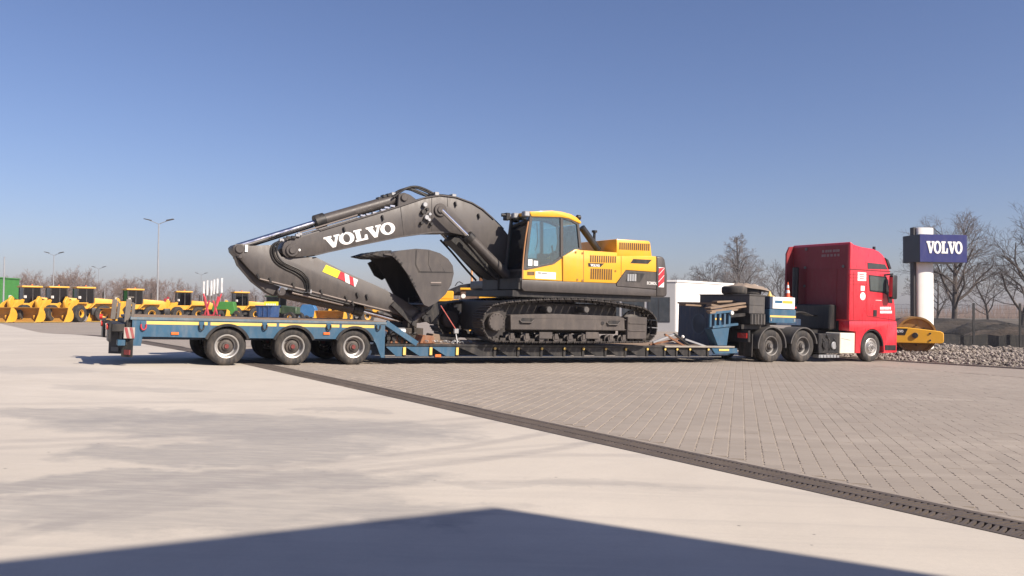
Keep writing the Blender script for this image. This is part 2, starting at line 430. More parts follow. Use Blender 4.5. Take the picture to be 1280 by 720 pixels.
    c = mixc(nt, ramp(nt, sp.outputs['Distance'], .02, .035, .8, 0), c, (.10, .09, .085))
    c = mixc(nt, ramp(nt, fine, .3, .7, 0, .22), c, (.33, .31, .285))
    principled(nt, c, ramp(nt, mid, .3, .7, .68, .9), 0, 0, fine, .25, .004); return m
concrete = concrete_mat()
struct(grid_sheet('concrete_apron', concrete, lambda u, v: (*drain_xy(u, v), zg(*drain_xy(u, v))), 120, 60, spaced(-14, 130), lambda k: -DW - 70 * (1-k) ** 2))
PAV_ROT = RAD(-15.5)
def paver_color(nt, co, rnd):
    big = noise(nt, co, .18, 6, .62, .2); mid = noise(nt, co, 1.1, 6, .65); fine = noise(nt, co, 55, 4, .7)
    c = mixc(nt, ramp(nt, rnd, 0, 1), (.285, .247, .207), (.335, .292, .245))
    c = mixc(nt, ramp(nt, big, .36, .66, 0, .55), c, (.255, .220, .185))
    st = noise(nt, mapping(nt, co, (.14, 1.3, 1), (0, 0, RAD(-25))), 1.1, 5, .6, .3)
    c = mixc(nt, ramp(nt, st, .52, .74, 0, .5), c, (.42, .37, .315))
    c = mixc(nt, ramp(nt, mid, .48, .76, 0, .55), c, (.235, .202, .17))
    c = mixc(nt, ramp(nt, fine, .3, .7, 0, .25), c, (.25, .213, .183))
    return c, fine
def paver_block_mat():
    m, nt, n = nodes_of('paver_block')
    co = nt.nodes.new('ShaderNodeNewGeometry')
    oi = nt.nodes.new('ShaderNodeObjectInfo').outputs['Random']
    r = math_(nt, 'FRACT', math_(nt, 'ADD', oi, co.outputs['Random Per Island']))
    c, fine = paver_color(nt, co.outputs['Position'], r)
    principled(nt, c, .85, 0, 0, fine, .3, .003); return m
def paver_sheet_mat():
    m, nt, n = nodes_of('paver_field')
    co = nt.nodes.new('ShaderNodeTexCoord').outputs['Object']
    br = nt.nodes.new('ShaderNodeTexBrick'); L(nt, mapping(nt, co, (1, 1, 1), (0, 0, PAV_ROT + math.pi/2)), br.inputs['Vector'])
    br.offset = .5
    for k, v in (('Scale', 1), ('Brick Width', .2), ('Row Height', .165), ('Mortar Size', .006), ('Mortar Smooth', .3)): br.inputs[k].default_value = v
    br.inputs['Color1'].default_value = (.1, .1, .1, 1); br.inputs['Color2'].default_value = (.9, .9, .9, 1); br.inputs['Mortar'].default_value = (.5, .5, .5, 1)
    c, fine = paver_color(nt, co, br.outputs['Color'])
    c = mixc(nt, math_(nt, 'MULTIPLY', br.outputs['Fac'], .75), c, (.20, .168, .142))
    principled(nt, c, .85, 0, 0, math_(nt, 'SUBTRACT', 1.0, br.outputs['Fac']), .5, .006); return m
def joint_mat():
    m, nt, n = nodes_of('joint_sand')
    co = nt.nodes.new('ShaderNodeTexCoord').outputs['Object']
    a = noise(nt, co, 30, 4, .7)
    principled(nt, mixc(nt, a, (.22, .188, .157), (.27, .232, .194)), .95); return m
pav_block = paver_block_mat(); pav_far = paver_sheet_mat(); joint = joint_mat()
NEAR_U = 23.0; NEAR_V = 18.0
def pv(u, v, dz=0.0):
    x, y = drain_xy(u, v); return (x, y, zg(x, y) + dz)
# one laid yard: sand bed, far field as sheet, near blocks as real pieces
paved = grid_sheet('paved_yard', joint, lambda u, v: pv(u, v, -.0035), 60, 40, spaced(-6, NEAR_U), spaced(DW, NEAR_V))
far1 = grid_sheet('paving', pav_far, lambda u, v: pv(u, v), 60, 70, spaced(-20, 130), lambda k: NEAR_V + 62 * k ** 1.5); far1.name = 'paved_field'
far2 = grid_sheet('paving', pav_far, lambda u, v: pv(u, v), 60, 20, lambda k: NEAR_U + 107 * k, spaced(DW, NEAR_V)); far2.name = 'paved_field'
far3 = grid_sheet('paving', pav_far, lambda u, v: pv(u, v, -.002), 60, 2, lambda k: UEND*.5 + (130 - UEND*.5) * k, spaced(-DW, DW)); far3.name = 'paved_field'
for o in (far1, far2, far3): o.parent = paved; del o['kind']
def bone(w=.165, l=.2, g=.0009):
    a, b = w / 2 - g, l / 2 - g; i = .008
    # double-T outline: wide heads, waist drawn in
    return [(-a + .008, -b), (a - .008, -b), (a + i * .4, -b + .03), (a + i * .4, -b + .055), (a - i, 0 - .02), (a - i, .02), (a + i * .4, b - .055), (a + i * .4, b - .03),
            (a - .008, b), (-a + .008, b), (-a - i * .4, b - .03), (-a - i * .4, b - .055), (-a + i, .02), (-a + i, -.02), (-a - i * .4, -b + .055), (-a - i * .4, -b + .03)]
BO = bone(); nb = len(BO)
BV = [(x * .990, y * .992, .0) for x, y in BO] + [(x, y, -.0016) for x, y in BO] + [(x, y, -.03) for x, y in BO]
BF = [tuple(range(nb))] + [(i, i+nb, (i+1)%nb+nb, (i+1)%nb) for i in range(nb)] + [(nb+i, 2*nb+i, (i+1)%nb+2*nb, (i+1)%nb+nb) for i in range(nb)]
BF = [tuple(reversed(f)) if k else f for k, f in enumerate(BF)]
def paver_mesh():
    me = bpy.data.meshes.new('paver'); me.from_pydata(BV, [], BF); me.materials.append(pav_block)
    bm = bmesh.new(); bm.from_mesh(me); bmesh.ops.recalc_face_normals(bm, faces=bm.faces)
    top = max(bm.faces, key=lambda f: f.calc_center_median().z)
    if top.normal.z < 0: bmesh.ops.reverse_faces(bm, faces=bm.faces)
    bm.to_mesh(me); bm.free(); return me
pme = paver_mesh()
rc = random.Random(3)
ca, sa = math.cos(PAV_ROT), math.sin(PAV_ROT)
spots = []
for i in range(-190, 190):
    for j in range(-170, 170):
        lx = i * .1705; ly = (j + .5 * (i % 2)) * .2
        x = 4 + lx * ca - ly * sa; y = 12 + lx * sa + ly * ca
        q = Vector((x, y)) - D0; u, v = q.dot(DU), q.dot(DV)
        if -5.9 < u < NEAR_U - .12 and DW + .10 < v < NEAR_V - .1:
            if y < 1.5 or abs(x) > .72 * y + 1.6: continue
            spots.append((x * x + y * y, x, y))
spots.sort()
inview = [s for s in spots if s[2] > 3 and abs(s[1]) < .615 * s[2]]
near300 = set((s[1], s[2]) for s in inview[:300])
tops = [bv for bv in BV]
bulk = G(); bvv = []; bff = []
for d2, x, y in spots:
    tz = rc.gauss(0, .0011); rx_, ry_ = rc.gauss(0, .006), rc.gauss(0, .008); rz_ = PAV_ROT + rc.gauss(0, .012)
    if (x, y) in near300:
        o = place('paver', pme, paved, (x, y, zg(x, y) + tz + .002), (rx_, ry_, rz_))
    else:
        c_, s_ = math.cos(rz_), math.sin(rz_); b = len(bvv); z0 = zg(x, y) + tz + .002
        for vx, vy, vz in BV:
            bvv.append((x + vx * c_ - vy * s_, y + vx * s_ + vy * c_, z0 + vz + vx * -ry_ + vy * rx_))
        bff += [tuple(k + b for k in f) for f in BF]
me = bpy.data.meshes.new('paving'); me.from_pydata(bvv, [], bff); me.materials.append(pav_block); me.update()
if me.polygons[0].normal.z < 0: me.flip_normals()
o = place('paver_blocks', me, paved); o['kind'] = 'stuff'
print('pavers', len(spots), 'tris', len(bff))

# drain
def iron_mat():
    m, nt, n = nodes_of('cast_iron')
    co = nt.nodes.new('ShaderNodeTexCoord').outputs['Object']; rnd = nt.nodes.new('ShaderNodeObjectInfo').outputs['Random']
    a = noise(nt, co, 4, 5, .7); b = noise(nt, co, 50, 3, .7)
    c = mixc(nt, ramp(nt, a, .35, .7), (.078, .062, .053), (.12, .098, .085)); c = mixc(nt, ramp(nt, rnd, 0, 1, 0, .35), c, (.06, .05, .045))
    c = mixc(nt, ramp(nt, b, .4, .75, 0, .5), c, (.14, .115, .095))
    principled(nt, c, .75, .15, 0, b, .4, .003); return m
iron = iron_mat()
dark_pit = paint('channel_floor', (.035, .03, .027), .9, .2, .3)
drain = thing('drainage_channel', 'long cast iron drainage channel between the pale concrete and the pavers', 'drain')
dm = D0 + DU * 10; drain.location = (dm.x, dm.y, zg(dm.x, dm.y)); BASE = Vector(drain.location)
g = G(); g2 = G()
for k in range(-14, UEND):
    u0, u1 = k * .5, k * .5 + .5
    for v0, v1 in ((-DW - .015, -DW + .035), (DW - .035, DW + .015)):
        a = [pv(u0, v0, .005), pv(u1, v0, .005), pv(u1, v1, .005), pv(u0, v1, .005)]; b = [(p[0], p[1], p[2] - .12) for p in a]
        g.add(a + b, [(0,1,2,3),(7,6,5,4),(0,4,5,1),(2,6,7,3),(1,5,6,2),(3,7,4,0)])
    a = [pv(u0, -DW + .03, -.10), pv(u1, -DW + .03, -.10), pv(u1, DW - .03, -.10), pv(u0, DW - .03, -.10)]
    g2.add(a, [(0, 1, 2, 3)])
g.part('edge_rail', iron, drain); g2.part('channel_floor', dark_pit, drain)
# concrete edging between the rail and the blocks
g = G()
for k in range(-12, UEND):
    u0, u1 = k * .5, k * .5 + .494
    a = [pv(u0, DW + .018, .0), pv(u1, DW + .018, .0), pv(u1, DW + .11, .0), pv(u0, DW + .11, .0)]; b = [(p[0], p[1], p[2] - .06) for p in a]
    g.add(a + b, [(0,1,2,3),(7,6,5,4),(0,4,5,1),(2,6,7,3),(1,5,6,2),(3,7,4,0)])
BASE = Vector((0, 0, 0)); o = g.part('edging_strip', pav_far, paved)
# grating section with two rows of slanted bars
gs = G(); Wg = DW - .04
for e in (-1, 1):
    gs.box(-.245, .245, e*Wg - .016, e*Wg + .016, -.035, 0)
gs.box(-.245, .245, -.014, .014, -.035, 0)
for e in (-.245, .222): gs.box(e, e + .023, -Wg, Wg, -.035, -.001)
for k in range(9):
    x = -.205 + k * .051
    gs.bar((x - .018, -Wg + .015, -.018), (x + .018, -.013, -.018), .024, .033)
    gs.bar((x + .018, .013, -.018), (x - .018, Wg - .015, -.018), .024, .033)
gme = gs.mesh('grating', iron, off=(0, 0, 0), flat=True)
for k in range(-12, UEND):
    x, y = drain_xy(k * .5 + .25, 0); z = zg(x, y)
    x2, y2 = drain_xy(k * .5 + .75, 0); sl_ = (zg(x2, y2) - z) / .5
    o = place('grating', gme, drain, Vector((x, y, z + .001)) - Vector(drain.location), (0, -math.atan(sl_), math.atan2(DU.y, DU.x)))

# hall whose gable corner throws the shade over the foreground
hall_h = 7.0
shp = LDIR * (hall_h / LDIR.z)
apex = at_ground(588, 627.5); lft = at_ground(0, 684); rgt = at_ground(1190, 720)
dl = (Vector(lft.xy) - Vector(apex.xy)).normalized(); dr = (Vector(rgt.xy) - Vector(apex.xy)).normalized()
ax = Vector((apex.x + shp.x, apex.y + shp.y))
corner = [ax, ax + dl * 26, ax + dl * 26 + Vector((4, -14)), ax + dr * 22 + Vector((-2, -16)), ax + dr * 22]
hall = thing('workshop_hall', 'pale grey flat roofed workshop hall behind the viewer, shading the concrete', 'building', base=(ax.x, ax.y, zg(ax.x, ax.y)))
G().prism_z([(p.x, p.y) for p in corner], -.5, hall_h + zg(ax.x, ax.y) - .35).part('wall', paint('hall_cladding', (.13, .13, .135), .6, .06, .08, scale=.4), hall)
cen = sum(corner, Vector((0, 0))) / 5
G().prism_z([tuple(p + (p - cen).normalized() * .0) for p in corner], hall_h + zg(ax.x, ax.y) - .352, hall_h + zg(ax.x, ax.y)).part('roof_parapet', wallwhite, hall)
BASE = Vector((0, 0, 0))
# ================================================================== LOW-LOADER TRAILER
def tyre_prof(R, r, w, y0=0.0):
    # outer face at y0, inner at y0 + w
    return [(r, y0 + .03), (r + .02, y0 + .012), (r + (R-r)*.55, y0), (R - .03, y0 + .018), (R - .006, y0 + .045), (R, y0 + w*.3), (R, y0 + w*.7), (R - .006, y0 + w - .045), (R - .03, y0 + w - .018),
            (r + (R-r)*.55, y0 + w), (r + .02, y0 + w - .012), (r, y0 + w - .03)]
def tyre_mesh(name, R, r, w, dual=False, mat=None, grooves=4):
    g = G()
    for y0 in ((0.0, w + .05) if dual else (0.0,)):
        p = tyre_prof(R, r, w, y0)
        q = []
        for i, (a, b) in enumerate(p):
            q.append((a, b))
            if i == 5:
                for k in range(grooves):
                    yy = y0 + w*.3 + w*.4 * (k + .5) / grooves
                    q += [(R, yy - .008), (R - .014, yy - .006), (R - .014, yy + .006), (R, yy + .008)]
        g.lathe(q, 40, closed=True)
    return g.mesh(name, mat or rubber, off=(0, 0, 0), ang=40)
def rim_mesh(name, r, kind, mat, bolts=10):
    g = G()
    if kind == 'dish':       # outer rim of a twin wheel, deep bowl
        g.lathe([(r + .004, .05), (r + .016, .018), (r + .004, .006), (r - .016, .014), (r - .030, .05), (r - .045, .135), (r*.70, .15)], 36)
        bz, br = .135, r * .5
    else:                    # steering wheel rim, bulging out
        g.lathe([(r + .004, .05), (r + .014, .012), (r, .004), (r - .018, .012), (r - .03, .045), (r*.74, .055), (r*.66, .0), (r*.60, -.02), (r*.50, -.022), (r*.46, -.01), (r*.34, -.012), (r*.32, -.05), (.001, -.055)], 36)
        bz, br = -.022, r * .55
    for k in range(bolts):
        w = 2*math.pi*k/bolts
        g.cyl((br*math.cos(w), bz, br*math.sin(w)), (br*math.cos(w), bz - .035, br*math.sin(w)), .017, 6)
    return g.mesh(name, mat, off=(0, 0, 0), ang=40)
def bowl_mesh(name, r, mat):
    g = G().lathe([(r*.72, .152), (r*.60, .140), (r*.56, .10), (r*.36, .09), (r*.34, .05), (.001, .045)], 28)
    return g.mesh(name, mat, off=(0, 0, 0))
def hub_mesh(name, R, y0, y1, mat): return G().cyl((0, y0, 0), (0, y1, 0), R, 16, R * .8).mesh(name, mat, off=(0, 0, 0))
def add_wheel(root, s, t, h, tyre, rim, hub, far=False, name='wheel', bowl=None):
    w = place(name, tyre, root, Vector((s, t, h)) - BASE, (0, 0, math.pi if far else 0))
    place('rim', rim, w)
    if hub: place('hub', hub, w)
    if bowl: place('brake_drum', bowl, w)
    return w

tr = thing('lowbed_trailer', 'long blue low-loader trailer with yellow side stripe carrying the big excavator', 'trailer', RIG, (0, 1.3, 0))
R_ = .415
t_ty = tyre_mesh('wheel', R_, .245, .22, True); t_rim = rim_mesh('rim', .245, 'dish', rim_m, 8); t_bowl = bowl_mesh('brake_drum', .245, paint('drum_dark', (.05, .042, .038), .6, .2, .3)); t_hub = hub_mesh('hub', .055, .055, .015, paint('hub_red', (.16, .03, .027), .5, .2, .2))
AX = [0.0, 1.43, 2.84]
for s in AX:
    add_wheel(tr, s, .03, R_, t_ty, t_rim, t_hub, bowl=t_bowl); add_wheel(tr, s, 2.57, R_, t_ty, t_rim, t_hub, True, bowl=t_bowl)
    G().cyl((s, .5, R_), (s, 2.1, R_), .07, 10).part('axle', blacksteel, tr)
def side_outline():
    pts = [(-1.88, .95), (3.57, .95), (3.585, .17), (3.50, .17), (3.36, .50)]
    for s in reversed(AX):
        a0 = math.asin((.60 - R_) / .475)
        for k in range(13):
            a = a0 + (math.pi - 2*a0) * k / 12; pts.append((s + .475*math.cos(a), R_ + .475*math.sin(a)))
    pts += [(-1.68, .61), (-1.70, .42), (-1.88, .42)]
    return pts
for y0, y1 in ((.0, .05), (2.55, 2.60)):
    G().prism(side_outline(), y0, y1).part('side_panel', navy, tr)
G().box(-1.92, 3.60, -.018, 2.618, .952, 1.01).part('deck_edge', paint('deck_edge_blue', (.10, .15, .19), .6, .25, .4), tr, .006)
for k in range(8):
    y = .03 + k * .318
    G().box(-1.88, 3.55, y, y + .305, 1.0115, 1.018 + .003*random.random()).part('deck_plank', wood, tr)
for a, b in ((-1.62, -.42), (-.36, 1.03), (1.09, 2.46), (2.52, 3.30)):
    G().box(a, b, -.004, .002, .865, .932).part('yellow_stripe', stripe_y, tr)
for s in AX:
    g = G().arc_band(s, R_, .435, .49, RAD(20), RAD(160), -.03, .56, 18); g.part('mudguard', blackplastic, tr)
    G().arc_band(s, R_, .435, .49, RAD(20), RAD(160), 2.04, 2.63, 18).part('mudguard', blackplastic, tr)
for x, y, red in ((179.5, 407, 1), (252, 407.5, 0), (331, 407.5, 0), (411, 408, 0), (473, 408, 0)):
    s, h = P(x, y, -.02)
    pl = G().box(s - .055, s + .055, -.014, 0, h - .08, h + .09).part('lashing_plate', navy, tr, .004)
    ring = G()
    ring.tube([(s - .045, -.03, h + .03), (s - .05, -.035, h - .03), (s - .02, -.04, h - .085), (s + .02, -.04, h - .085), (s + .05, -.035, h - .03), (s + .045, -.03, h + .03)], .014, 6, 1)
    ring.part('lashing_ring', red_print if red else blacksteel, pl)
for x, y in ((218.5, 416.8), (408, 417)):
    s, h = P(x, y)
    G().box(s - .075, s + .075, -.025, 0, h - .028, h + .028).part('marker_lamp', orange_lens, tr, .006)
# chassis and rear end
for y in (.75, 1.65): G().box(-1.8, 3.9, y, y + .18, .52, .93).part('chassis_beam', navy_dark, tr)
G().bar((*(lambda q: (q[0], .7, q[1]))(P(178, 424, .7)),), (*(lambda q: (q[0], .7, q[1]))(P(262, 446, .7)),), .05, .07).part('brace_bar', blacksteel, tr) if False else None
G().box(-1.99, -1.885, .06, 2.54, .42, .94).part('tail_beam', blacksteel, tr, .01)
G().box(-2.25, -1.995, .10, 2.5, .70, .86).part('tail_step', blacksteel, tr, .01)
for t0 in (.04, 2.02):
    bb = G().box(-2.31, -2.255, t0, t0 + .52, .50, .90).part('lamp_board', blackplastic, tr, .006)
    for k, mt in enumerate((red_lens, orange_lens, clear_lens)):
        G().cyl((-2.312, t0 + .10 + k * .15, .80), (-2.345, t0 + .10 + k*.15, .80), .062, 14).part('tail_lamp', mt, bb)
# red and white warning board on the near rear corner, greyed to paint its shade
s0, h0 = P(155, 409); s1, h1 = P(168, 423)
wb = G().box(s0, s1, -.035, -.02, h1, h0).part('warning_board', paint('board_shaded', (.36, .33, .30), .7, .2, .4), tr)
for k in (0, 1):
    a = s0 + (s1 - s0) * (.02 + .48*k); w = (s1 - s0) * .27
    G().prism([(a, h0 - .004), (a + w, h0 - .004), (min(a + w*2.0, s1), h1 + .004), (min(a + w, s1 - .04), h1 + .004)], -.039, -.036).part('chevron', paint('chevron_dull', (.26, .03, .04), .7, .2, .3), wb)
g = G(); g.box(-2.14, -1.995, -.02, .3, .42, .54); g.part('corner_bracket', navy, tr, .01)
for (x0, x1, y0, y1, t, mt) in ((137, 151, 419, 442, 2.1, plastic), (152.5, 165, 433, 446.5, .05, rubber)):
    sa_, ha = P(x0, y0, t); sb_, hb = P(x1, y1, t)
    mf = G().bar((sa_, t + .10, (hb + .68)/2), (sb_, t - .06, (hb + .68)/2), .68 - hb, .02, (0, .3, 1) if False else (-.3, 1, 0)).part('mudflap', mt, tr)
    G().bar((sa_ + .05, t + .06, hb + .10), (sb_ - .05, t - .062, hb + .10), .10, .024, (-.3, 1, 0)).part('flap_print', paint('flap_red', (.20, .03, .03), .7, .2, .3) if t < 1 else rim_d, mf)
s_, h_ = P(139, 406, 2.3)
G().tube([(-2.3, .0, .92), (-2.42, -.06, .92)], .02, 6).part('lamp_arm', blackplastic, tr)
G().cyl((-2.311, 2.40, .95), (-2.37, 2.40, .95), .06, 12).part('outline_lamp', red_lens, tr)
for x, t in ((159.5, .12), (142.0, 2.35)):
    sp, hp = P(x, 374, t)
    po = G(); po.bar((sp, t, .9), (sp + .03, t, hp), .07, .10); po.bar((sp + .10, t, .9), (sp + .12, t, hp - .08), .05, .06)
    for k in range(4): po.bar((sp, t, 1.05 + k*.12), (sp + .12, t, 1.05 + k*.12), .03, .03)
    po.part('ramp_post', paint('post_grey', (.13, .115, .10), .6, .2, .3), tr, .004)

# the sunk bed
LS0, LS1 = 3.60, 14.55
for y0, y1 in ((.0, .07), (2.53, 2.60)):
    G().box(LS0, LS1, y0, y1, .440, .498).part('side_rail', blacksteel, tr, .005)
    G().box(LS0, LS1 - .3, y0 + .012, y1 - .012, .168, .193).part('lower_rail', rim_d, tr, .004)
for y in (.62, 1.72): G().box(LS0 - .4, 15.2, y, y + .26, .19, .445).part('bed_beam', navy_dark, tr)
for k in range(9):
    y = .075 + k * .273
    G().box(LS0 + .35, LS1 - .25, y, y + .26, .447, .490 + .006*random.random()).part('bed_plank', wood, tr)
posts = [P(x, 438)[0] for x in (506, 539, 572, 618.5, 648, 677, 705.5, 729, 757, 782, 809, 831, 846, 862, 885)]
for i, s in enumerate(posts):
    ps = P(482, 438)[0] if i == 0 else posts[i-1]
    col = navy if i < 3 else blacksteel  # black from the fourth on paints the shade under the overhanging track
    w = s - ps
    G().prism([(s - .05, .435), (s - .05, .205), (s - w*.42, .205), (s - w*.95, .42), (s - w*.95, .435)], .02, .055).part('gusset', col, tr)
    G().box(s - .035, s + .035, -.004, .08, .20, .44).part('outrigger', blacksteel, tr)
    if i < 3: G().box(s - .048, s + .022, -.016, -.005, .235, .42).part('reflector', stripe_y, tr)
    else: G().cyl((s, -.004, .40), (s, -.03, .40), .034, 10).part('reflector', stripe_y, tr)
    G().box(s - .04, s + .04, .08, 2.52, .26, .435).part('cross_member', blacksteel, tr)
sx_, hx_ = P(504 + 46, 444)
G().box(sx_ - .14 , sx_ + .02, -.03, -.006, .18, .25).part('marker_lamp', orange_lens, tr, .01)
# blue brace from deck to bed and the valves below it
a = P(482, 403.5, .03); b = P(521, 430, .03)
G().bar((a[0], .03, a[1]), (b[0], .03, b[1]), .07, .13).part('ramp_brace', navy, tr, .008)
a = P(482, 403.5, 2.5); G().bar((a[0], 2.5, a[1]), (b[0] - .1, 2.5, b[1]), .07, .13).part('ramp_brace', navy, tr, .008)
for y0 in (.3, 1.0, 1.7): G().bar((3.6, y0, .95), (4.45, y0, .5), .5, .05).part('slope_plate', rusty, tr)
for k in range(5):
    s = 3.72 + k * .14
    g = G(); g.cyl((s, .12, .62), (s, .28, .62), .05 + .01*(k % 2), 10); g.box(s - .03, s + .03, .14, .24, .50, .72); g.tube([(s, .13, .68), (s + .1, .08, .78), (s + .2, .16, .70)], .014, 5, 1)
    g.part('air_valve', blacksteel, tr)
# tank under the brace
G().cyl((3.75, .2, .78), (4.15, .2, .78), .10, 14).part('air_tank', galv, tr, .01)

# front: outstretched rail end, ramps folded on the bed
a = P(830, 433, -.02); b = P(917, 434, -.02)
G().box(a[0], b[0], -.07, .10, .455, .505).part('bed_lip', paint('lip_grey', (.26, .24, .21), .7, .25, .4), tr, .006)
G().prism([(b[0] - .9, .44), (b[0] + .12, .44), (b[0] + .16, .29), (b[0] - .75, .27)], -.04, .05).part('front_bracket', navy, tr, .006)
G().box(b[0] - .62, b[0] - .22, -.06, -.045, .36, .42).part('reflector', stripe_y, tr)
for k, (x0, y0, x1, y1, t) in enumerate(((816, 428, 842, 418, .1), (831, 418, 856, 433, .1), (842, 417, 862, 432, .3), (856, 424, 882, 433, .1), (812, 431, 850, 423, .5))):
    p, q = P(x0, y0, t), P(x1, y1, t)
    G().bar((p[0], t, p[1]), (q[0], t, q[1]), .06, .05).part('ramp_strut', (galv, rusty, blacksteel)[k % 3], tr)
p = P(853.5, 421, .05); g = G(); g.lathe([(.001, -.05), (.035, -.035), (.05, 0), (.035, .035), (.001, .05)], 14, (p[0], .05, p[1])); g.part('work_lamp', clear_lens, tr)
# gooseneck
NB = 14.72
G().box(NB, NB + .55, .85, 2.56, .42, 1.76).part('bulkhead', navy_dark, tr, .02)
em = G(); cy, cz = 1.55, 1.13
em.prism_x([(cy + .33*math.cos(2*math.pi*k/30), cz + .33*math.sin(2*math.pi*k/30)) for k in range(30)] + [(cy + .33, cz)] + [(cy + .295, cz)] + [(cy + .295*math.cos(-2*math.pi*k/30), cz + .295*math.sin(-2*math.pi*k/30)) for k in range(30)], NB - .012, NB)
em.bar((NB - .006, cy + .16, cz - .19), (NB - .006, cy - .2, cz + .2), .05, .01, (1, 0, 0))
em.part('ring_emblem', paint('emblem_blue', (.05, .085, .14), .4, .1, .1), tr)
G().box(NB - .03, NB + .6, .80, 2.58, 1.761, 1.82).part('neck_ledge', wood, tr)
nk = G(); nk.prism([(NB + .5, 1.05), (NB + .5, 1.60), (16.4, 1.50), (18.5, 1.38), (18.5, 1.16), (15.9, 1.16)], .78, 1.82); nk.part('gooseneck', navy_dark, tr, .02)
# near-side stake rack and bracket
q = PP([(889, 411), (912, 407.5), (908.5, 432), (897, 432)], .0)
G().prism(q, -.005, .30).part('neck_bracket', navy, tr, .008)
a = P(888, 391.5); b = P(914, 389); c = P(914, 405); d = P(890, 409)
G().bar((a[0], .02, a[1]), (b[0], .02, b[1]), .10, .07).part('rack_rail', navy, tr)
G().bar((d[0], .02, d[1]), (c[0] + .25, .02, c[1]), .12, .07).part('rack_rail', navy, tr)
for k in range(5):
    f = k / 4.4; xs = a[0] + (b[0] - a[0]) * f
    G().box(xs - .035, xs + .045, -.02, .05, d[1], a[1]).part('stake', navy, tr, .006)
    if k in (1, 2): G().box(xs - .02, xs + .03, -.032, -.021, d[1] + .22, d[1] + .28).part('reflector', stripe_y, tr)
G().cyl((b[0] - .02, -.02, b[1] - .05), (b[0] - .02, -.08, b[1] - .05), .06, 12).part('side_lamp', clear_lens, tr)
G().bar((b[0] + .1, .3, b[1] - .15), (b[0] + 1.3, .3, b[1] - .05), .12, .10).part('neck_rail', blacksteel, tr)
G().box(NB + .55, 16.2, .25, .55, 1.02, 1.16).part('neck_sill', blacksteel, tr)
G().box(NB + .55, 18.2, 2.0, 2.3, 1.02, 1.20).part('neck_sill', blacksteel, tr)
BASE = Vector((0, 0, 0))

# things lying on the neck
cr = thing('steel_stowage_box', 'dark weathered steel stowage box behind the planks on the trailer neck', 'box', RIG, (15.8, 1.2, 1.60))
G().box(15.45, 16.12, .12, 2.35, 1.505, 2.06).part('body', plastic, cr, .012)
G().box(15.47, 16.1, .108, .119, 1.77, 1.79).part('rib', plastic, cr)
G().box(15.43, 16.14, .10, 2.37, 2.061, 2.10).part('lid', plastic, cr, .01)
BASE = Vector((0, 0, 0))
# the drop box under it that carries the near side
cr2 = thing('battery_box', 'black ribbed box hanging below the stowage box above the rear drive wheel', 'box', RIG, (15.7, .3, 1.165))
G().box(15.45, 16.1, .06, .7, 1.165, 1.50).part('body', blacksteel, cr2, .01)
for k in range(5): G().box(15.49 + k*.13, 15.53 + k*.13, .045, .059, 1.18, 1.49).part('rib', plastic, cr2)
for i, (s, t, h, r, lab) in enumerate(((15.72, 1.05, 2.102, .40, 'spare tyre lying on the steel stowage box'), (16.6, 1.35, 2.102, .44, 'spare tyre lying flat behind the white and blue toolbox'))):
    tz = thing('spare_tyre', lab, 'tyre', RIG, (s, t, h))
    g = G(); prof = tyre_prof(r, .24, .26)
    vs = G().lathe(prof, 36, closed=True)
    g.add([(v[0] + s, v[2] + t, v[1] + h) for v in vs.v], vs.f); g.part('tread', rubber, tz, ang=40)
    rr = rim_mesh('rim', .24, 'dish', rim_d, 8); place('rim', rr, tz, (0, 0, .26), (-math.pi/2, 0, 0))
BASE = Vector((0, 0, 0))
rk = thing('tyre_rack', 'low black steel rack under the spare tyre beside the toolbox', 'rack', RIG, (16.6, 1.35, 1.5))
G().box(16.15, 17.1, .95, 1.8, 1.48, 2.10).part('frame', blacksteel, rk, .01)
cv = thing('folded_tarpaulin', 'folded worn canvas sheet on the spare tyres', 'tarpaulin', RIG, (16.5, 1.3, 2.36))
g = G(); nn = 14
vv = []
rt = random.Random(5)
for i in range(nn + 1):
    for j in range(nn + 1):
        x, y = i / nn, j / nn
        e = min(x, 1-x, y, 1-y) * 4
        vv.append((15.9 + 1.35*x + .05*math.sin(9*y), .85 + .8*y + .06*math.sin(8*x), 2.364 - .12*x + min(1, e) * (.04 + .10*abs(math.sin(8*x + 4*y)) + .05*rt.random())))
ff = [(i*(nn+1)+j, (i+1)*(nn+1)+j, (i+1)*(nn+1)+j+1, i*(nn+1)+j+1) for i in range(nn) for j in range(nn)]
g.add(vv, ff); g.part('cloth', bag_m, cv, ang=60)
BASE = Vector((0, 0, 0))
for k, (x0, y0, x1, y1, t, w) in enumerate(((884.5, 385.5, 930, 379, .25, .26), (886, 389.5, 931, 383, .12, .24), (853, 381, 905, 384, 1.5, .3), (886, 381, 925, 386.5, .5, .22), (893, 377.5, 930, 376, .8, .24), (886, 391.2, 922, 387, .02, .12))):
    p, q = P(x0, y0, t), P(x1, y1, t)
    lab = ['grey-brown plank lying across the stake rack', 'short worn plank at the front of the plank pile', 'long plank on the ledge of the dark bulkhead', 'plank slanting down through the plank pile on the neck', 'topmost plank of the pile on the neck', 'narrow batten along the stake rack'][k]
    o = G().bar((p[0], t, p[1]), (q[0], t + .05, q[1]), w, .055).mesh('plank', wood, .006, off=(p[0], t, p[1]))
    ob = place('wooden_plank', o); ob.matrix_world = RIG @ Matrix.Translation((p[0], t, p[1])); tag(ob, lab, 'plank', 'planks on the trailer neck')
tb = thing('tool_chest', 'blue and white toolbox with yellow stripe in front of the red cab', 'toolbox', RIG, (16.77, .45, 1.2))
G().box(16.20, 17.37, .0, .90, 1.235, 1.665).part('lower_chest', navy, tb, .012)
G().box(16.22, 17.35, .015, .88, 1.667, 2.06).part('upper_chest', navy_dark, tb, .012)
lid = G().box(16.33, 17.30, -.002, .014, 1.69, 2.055).part('white_panel', decal, tb, .003)
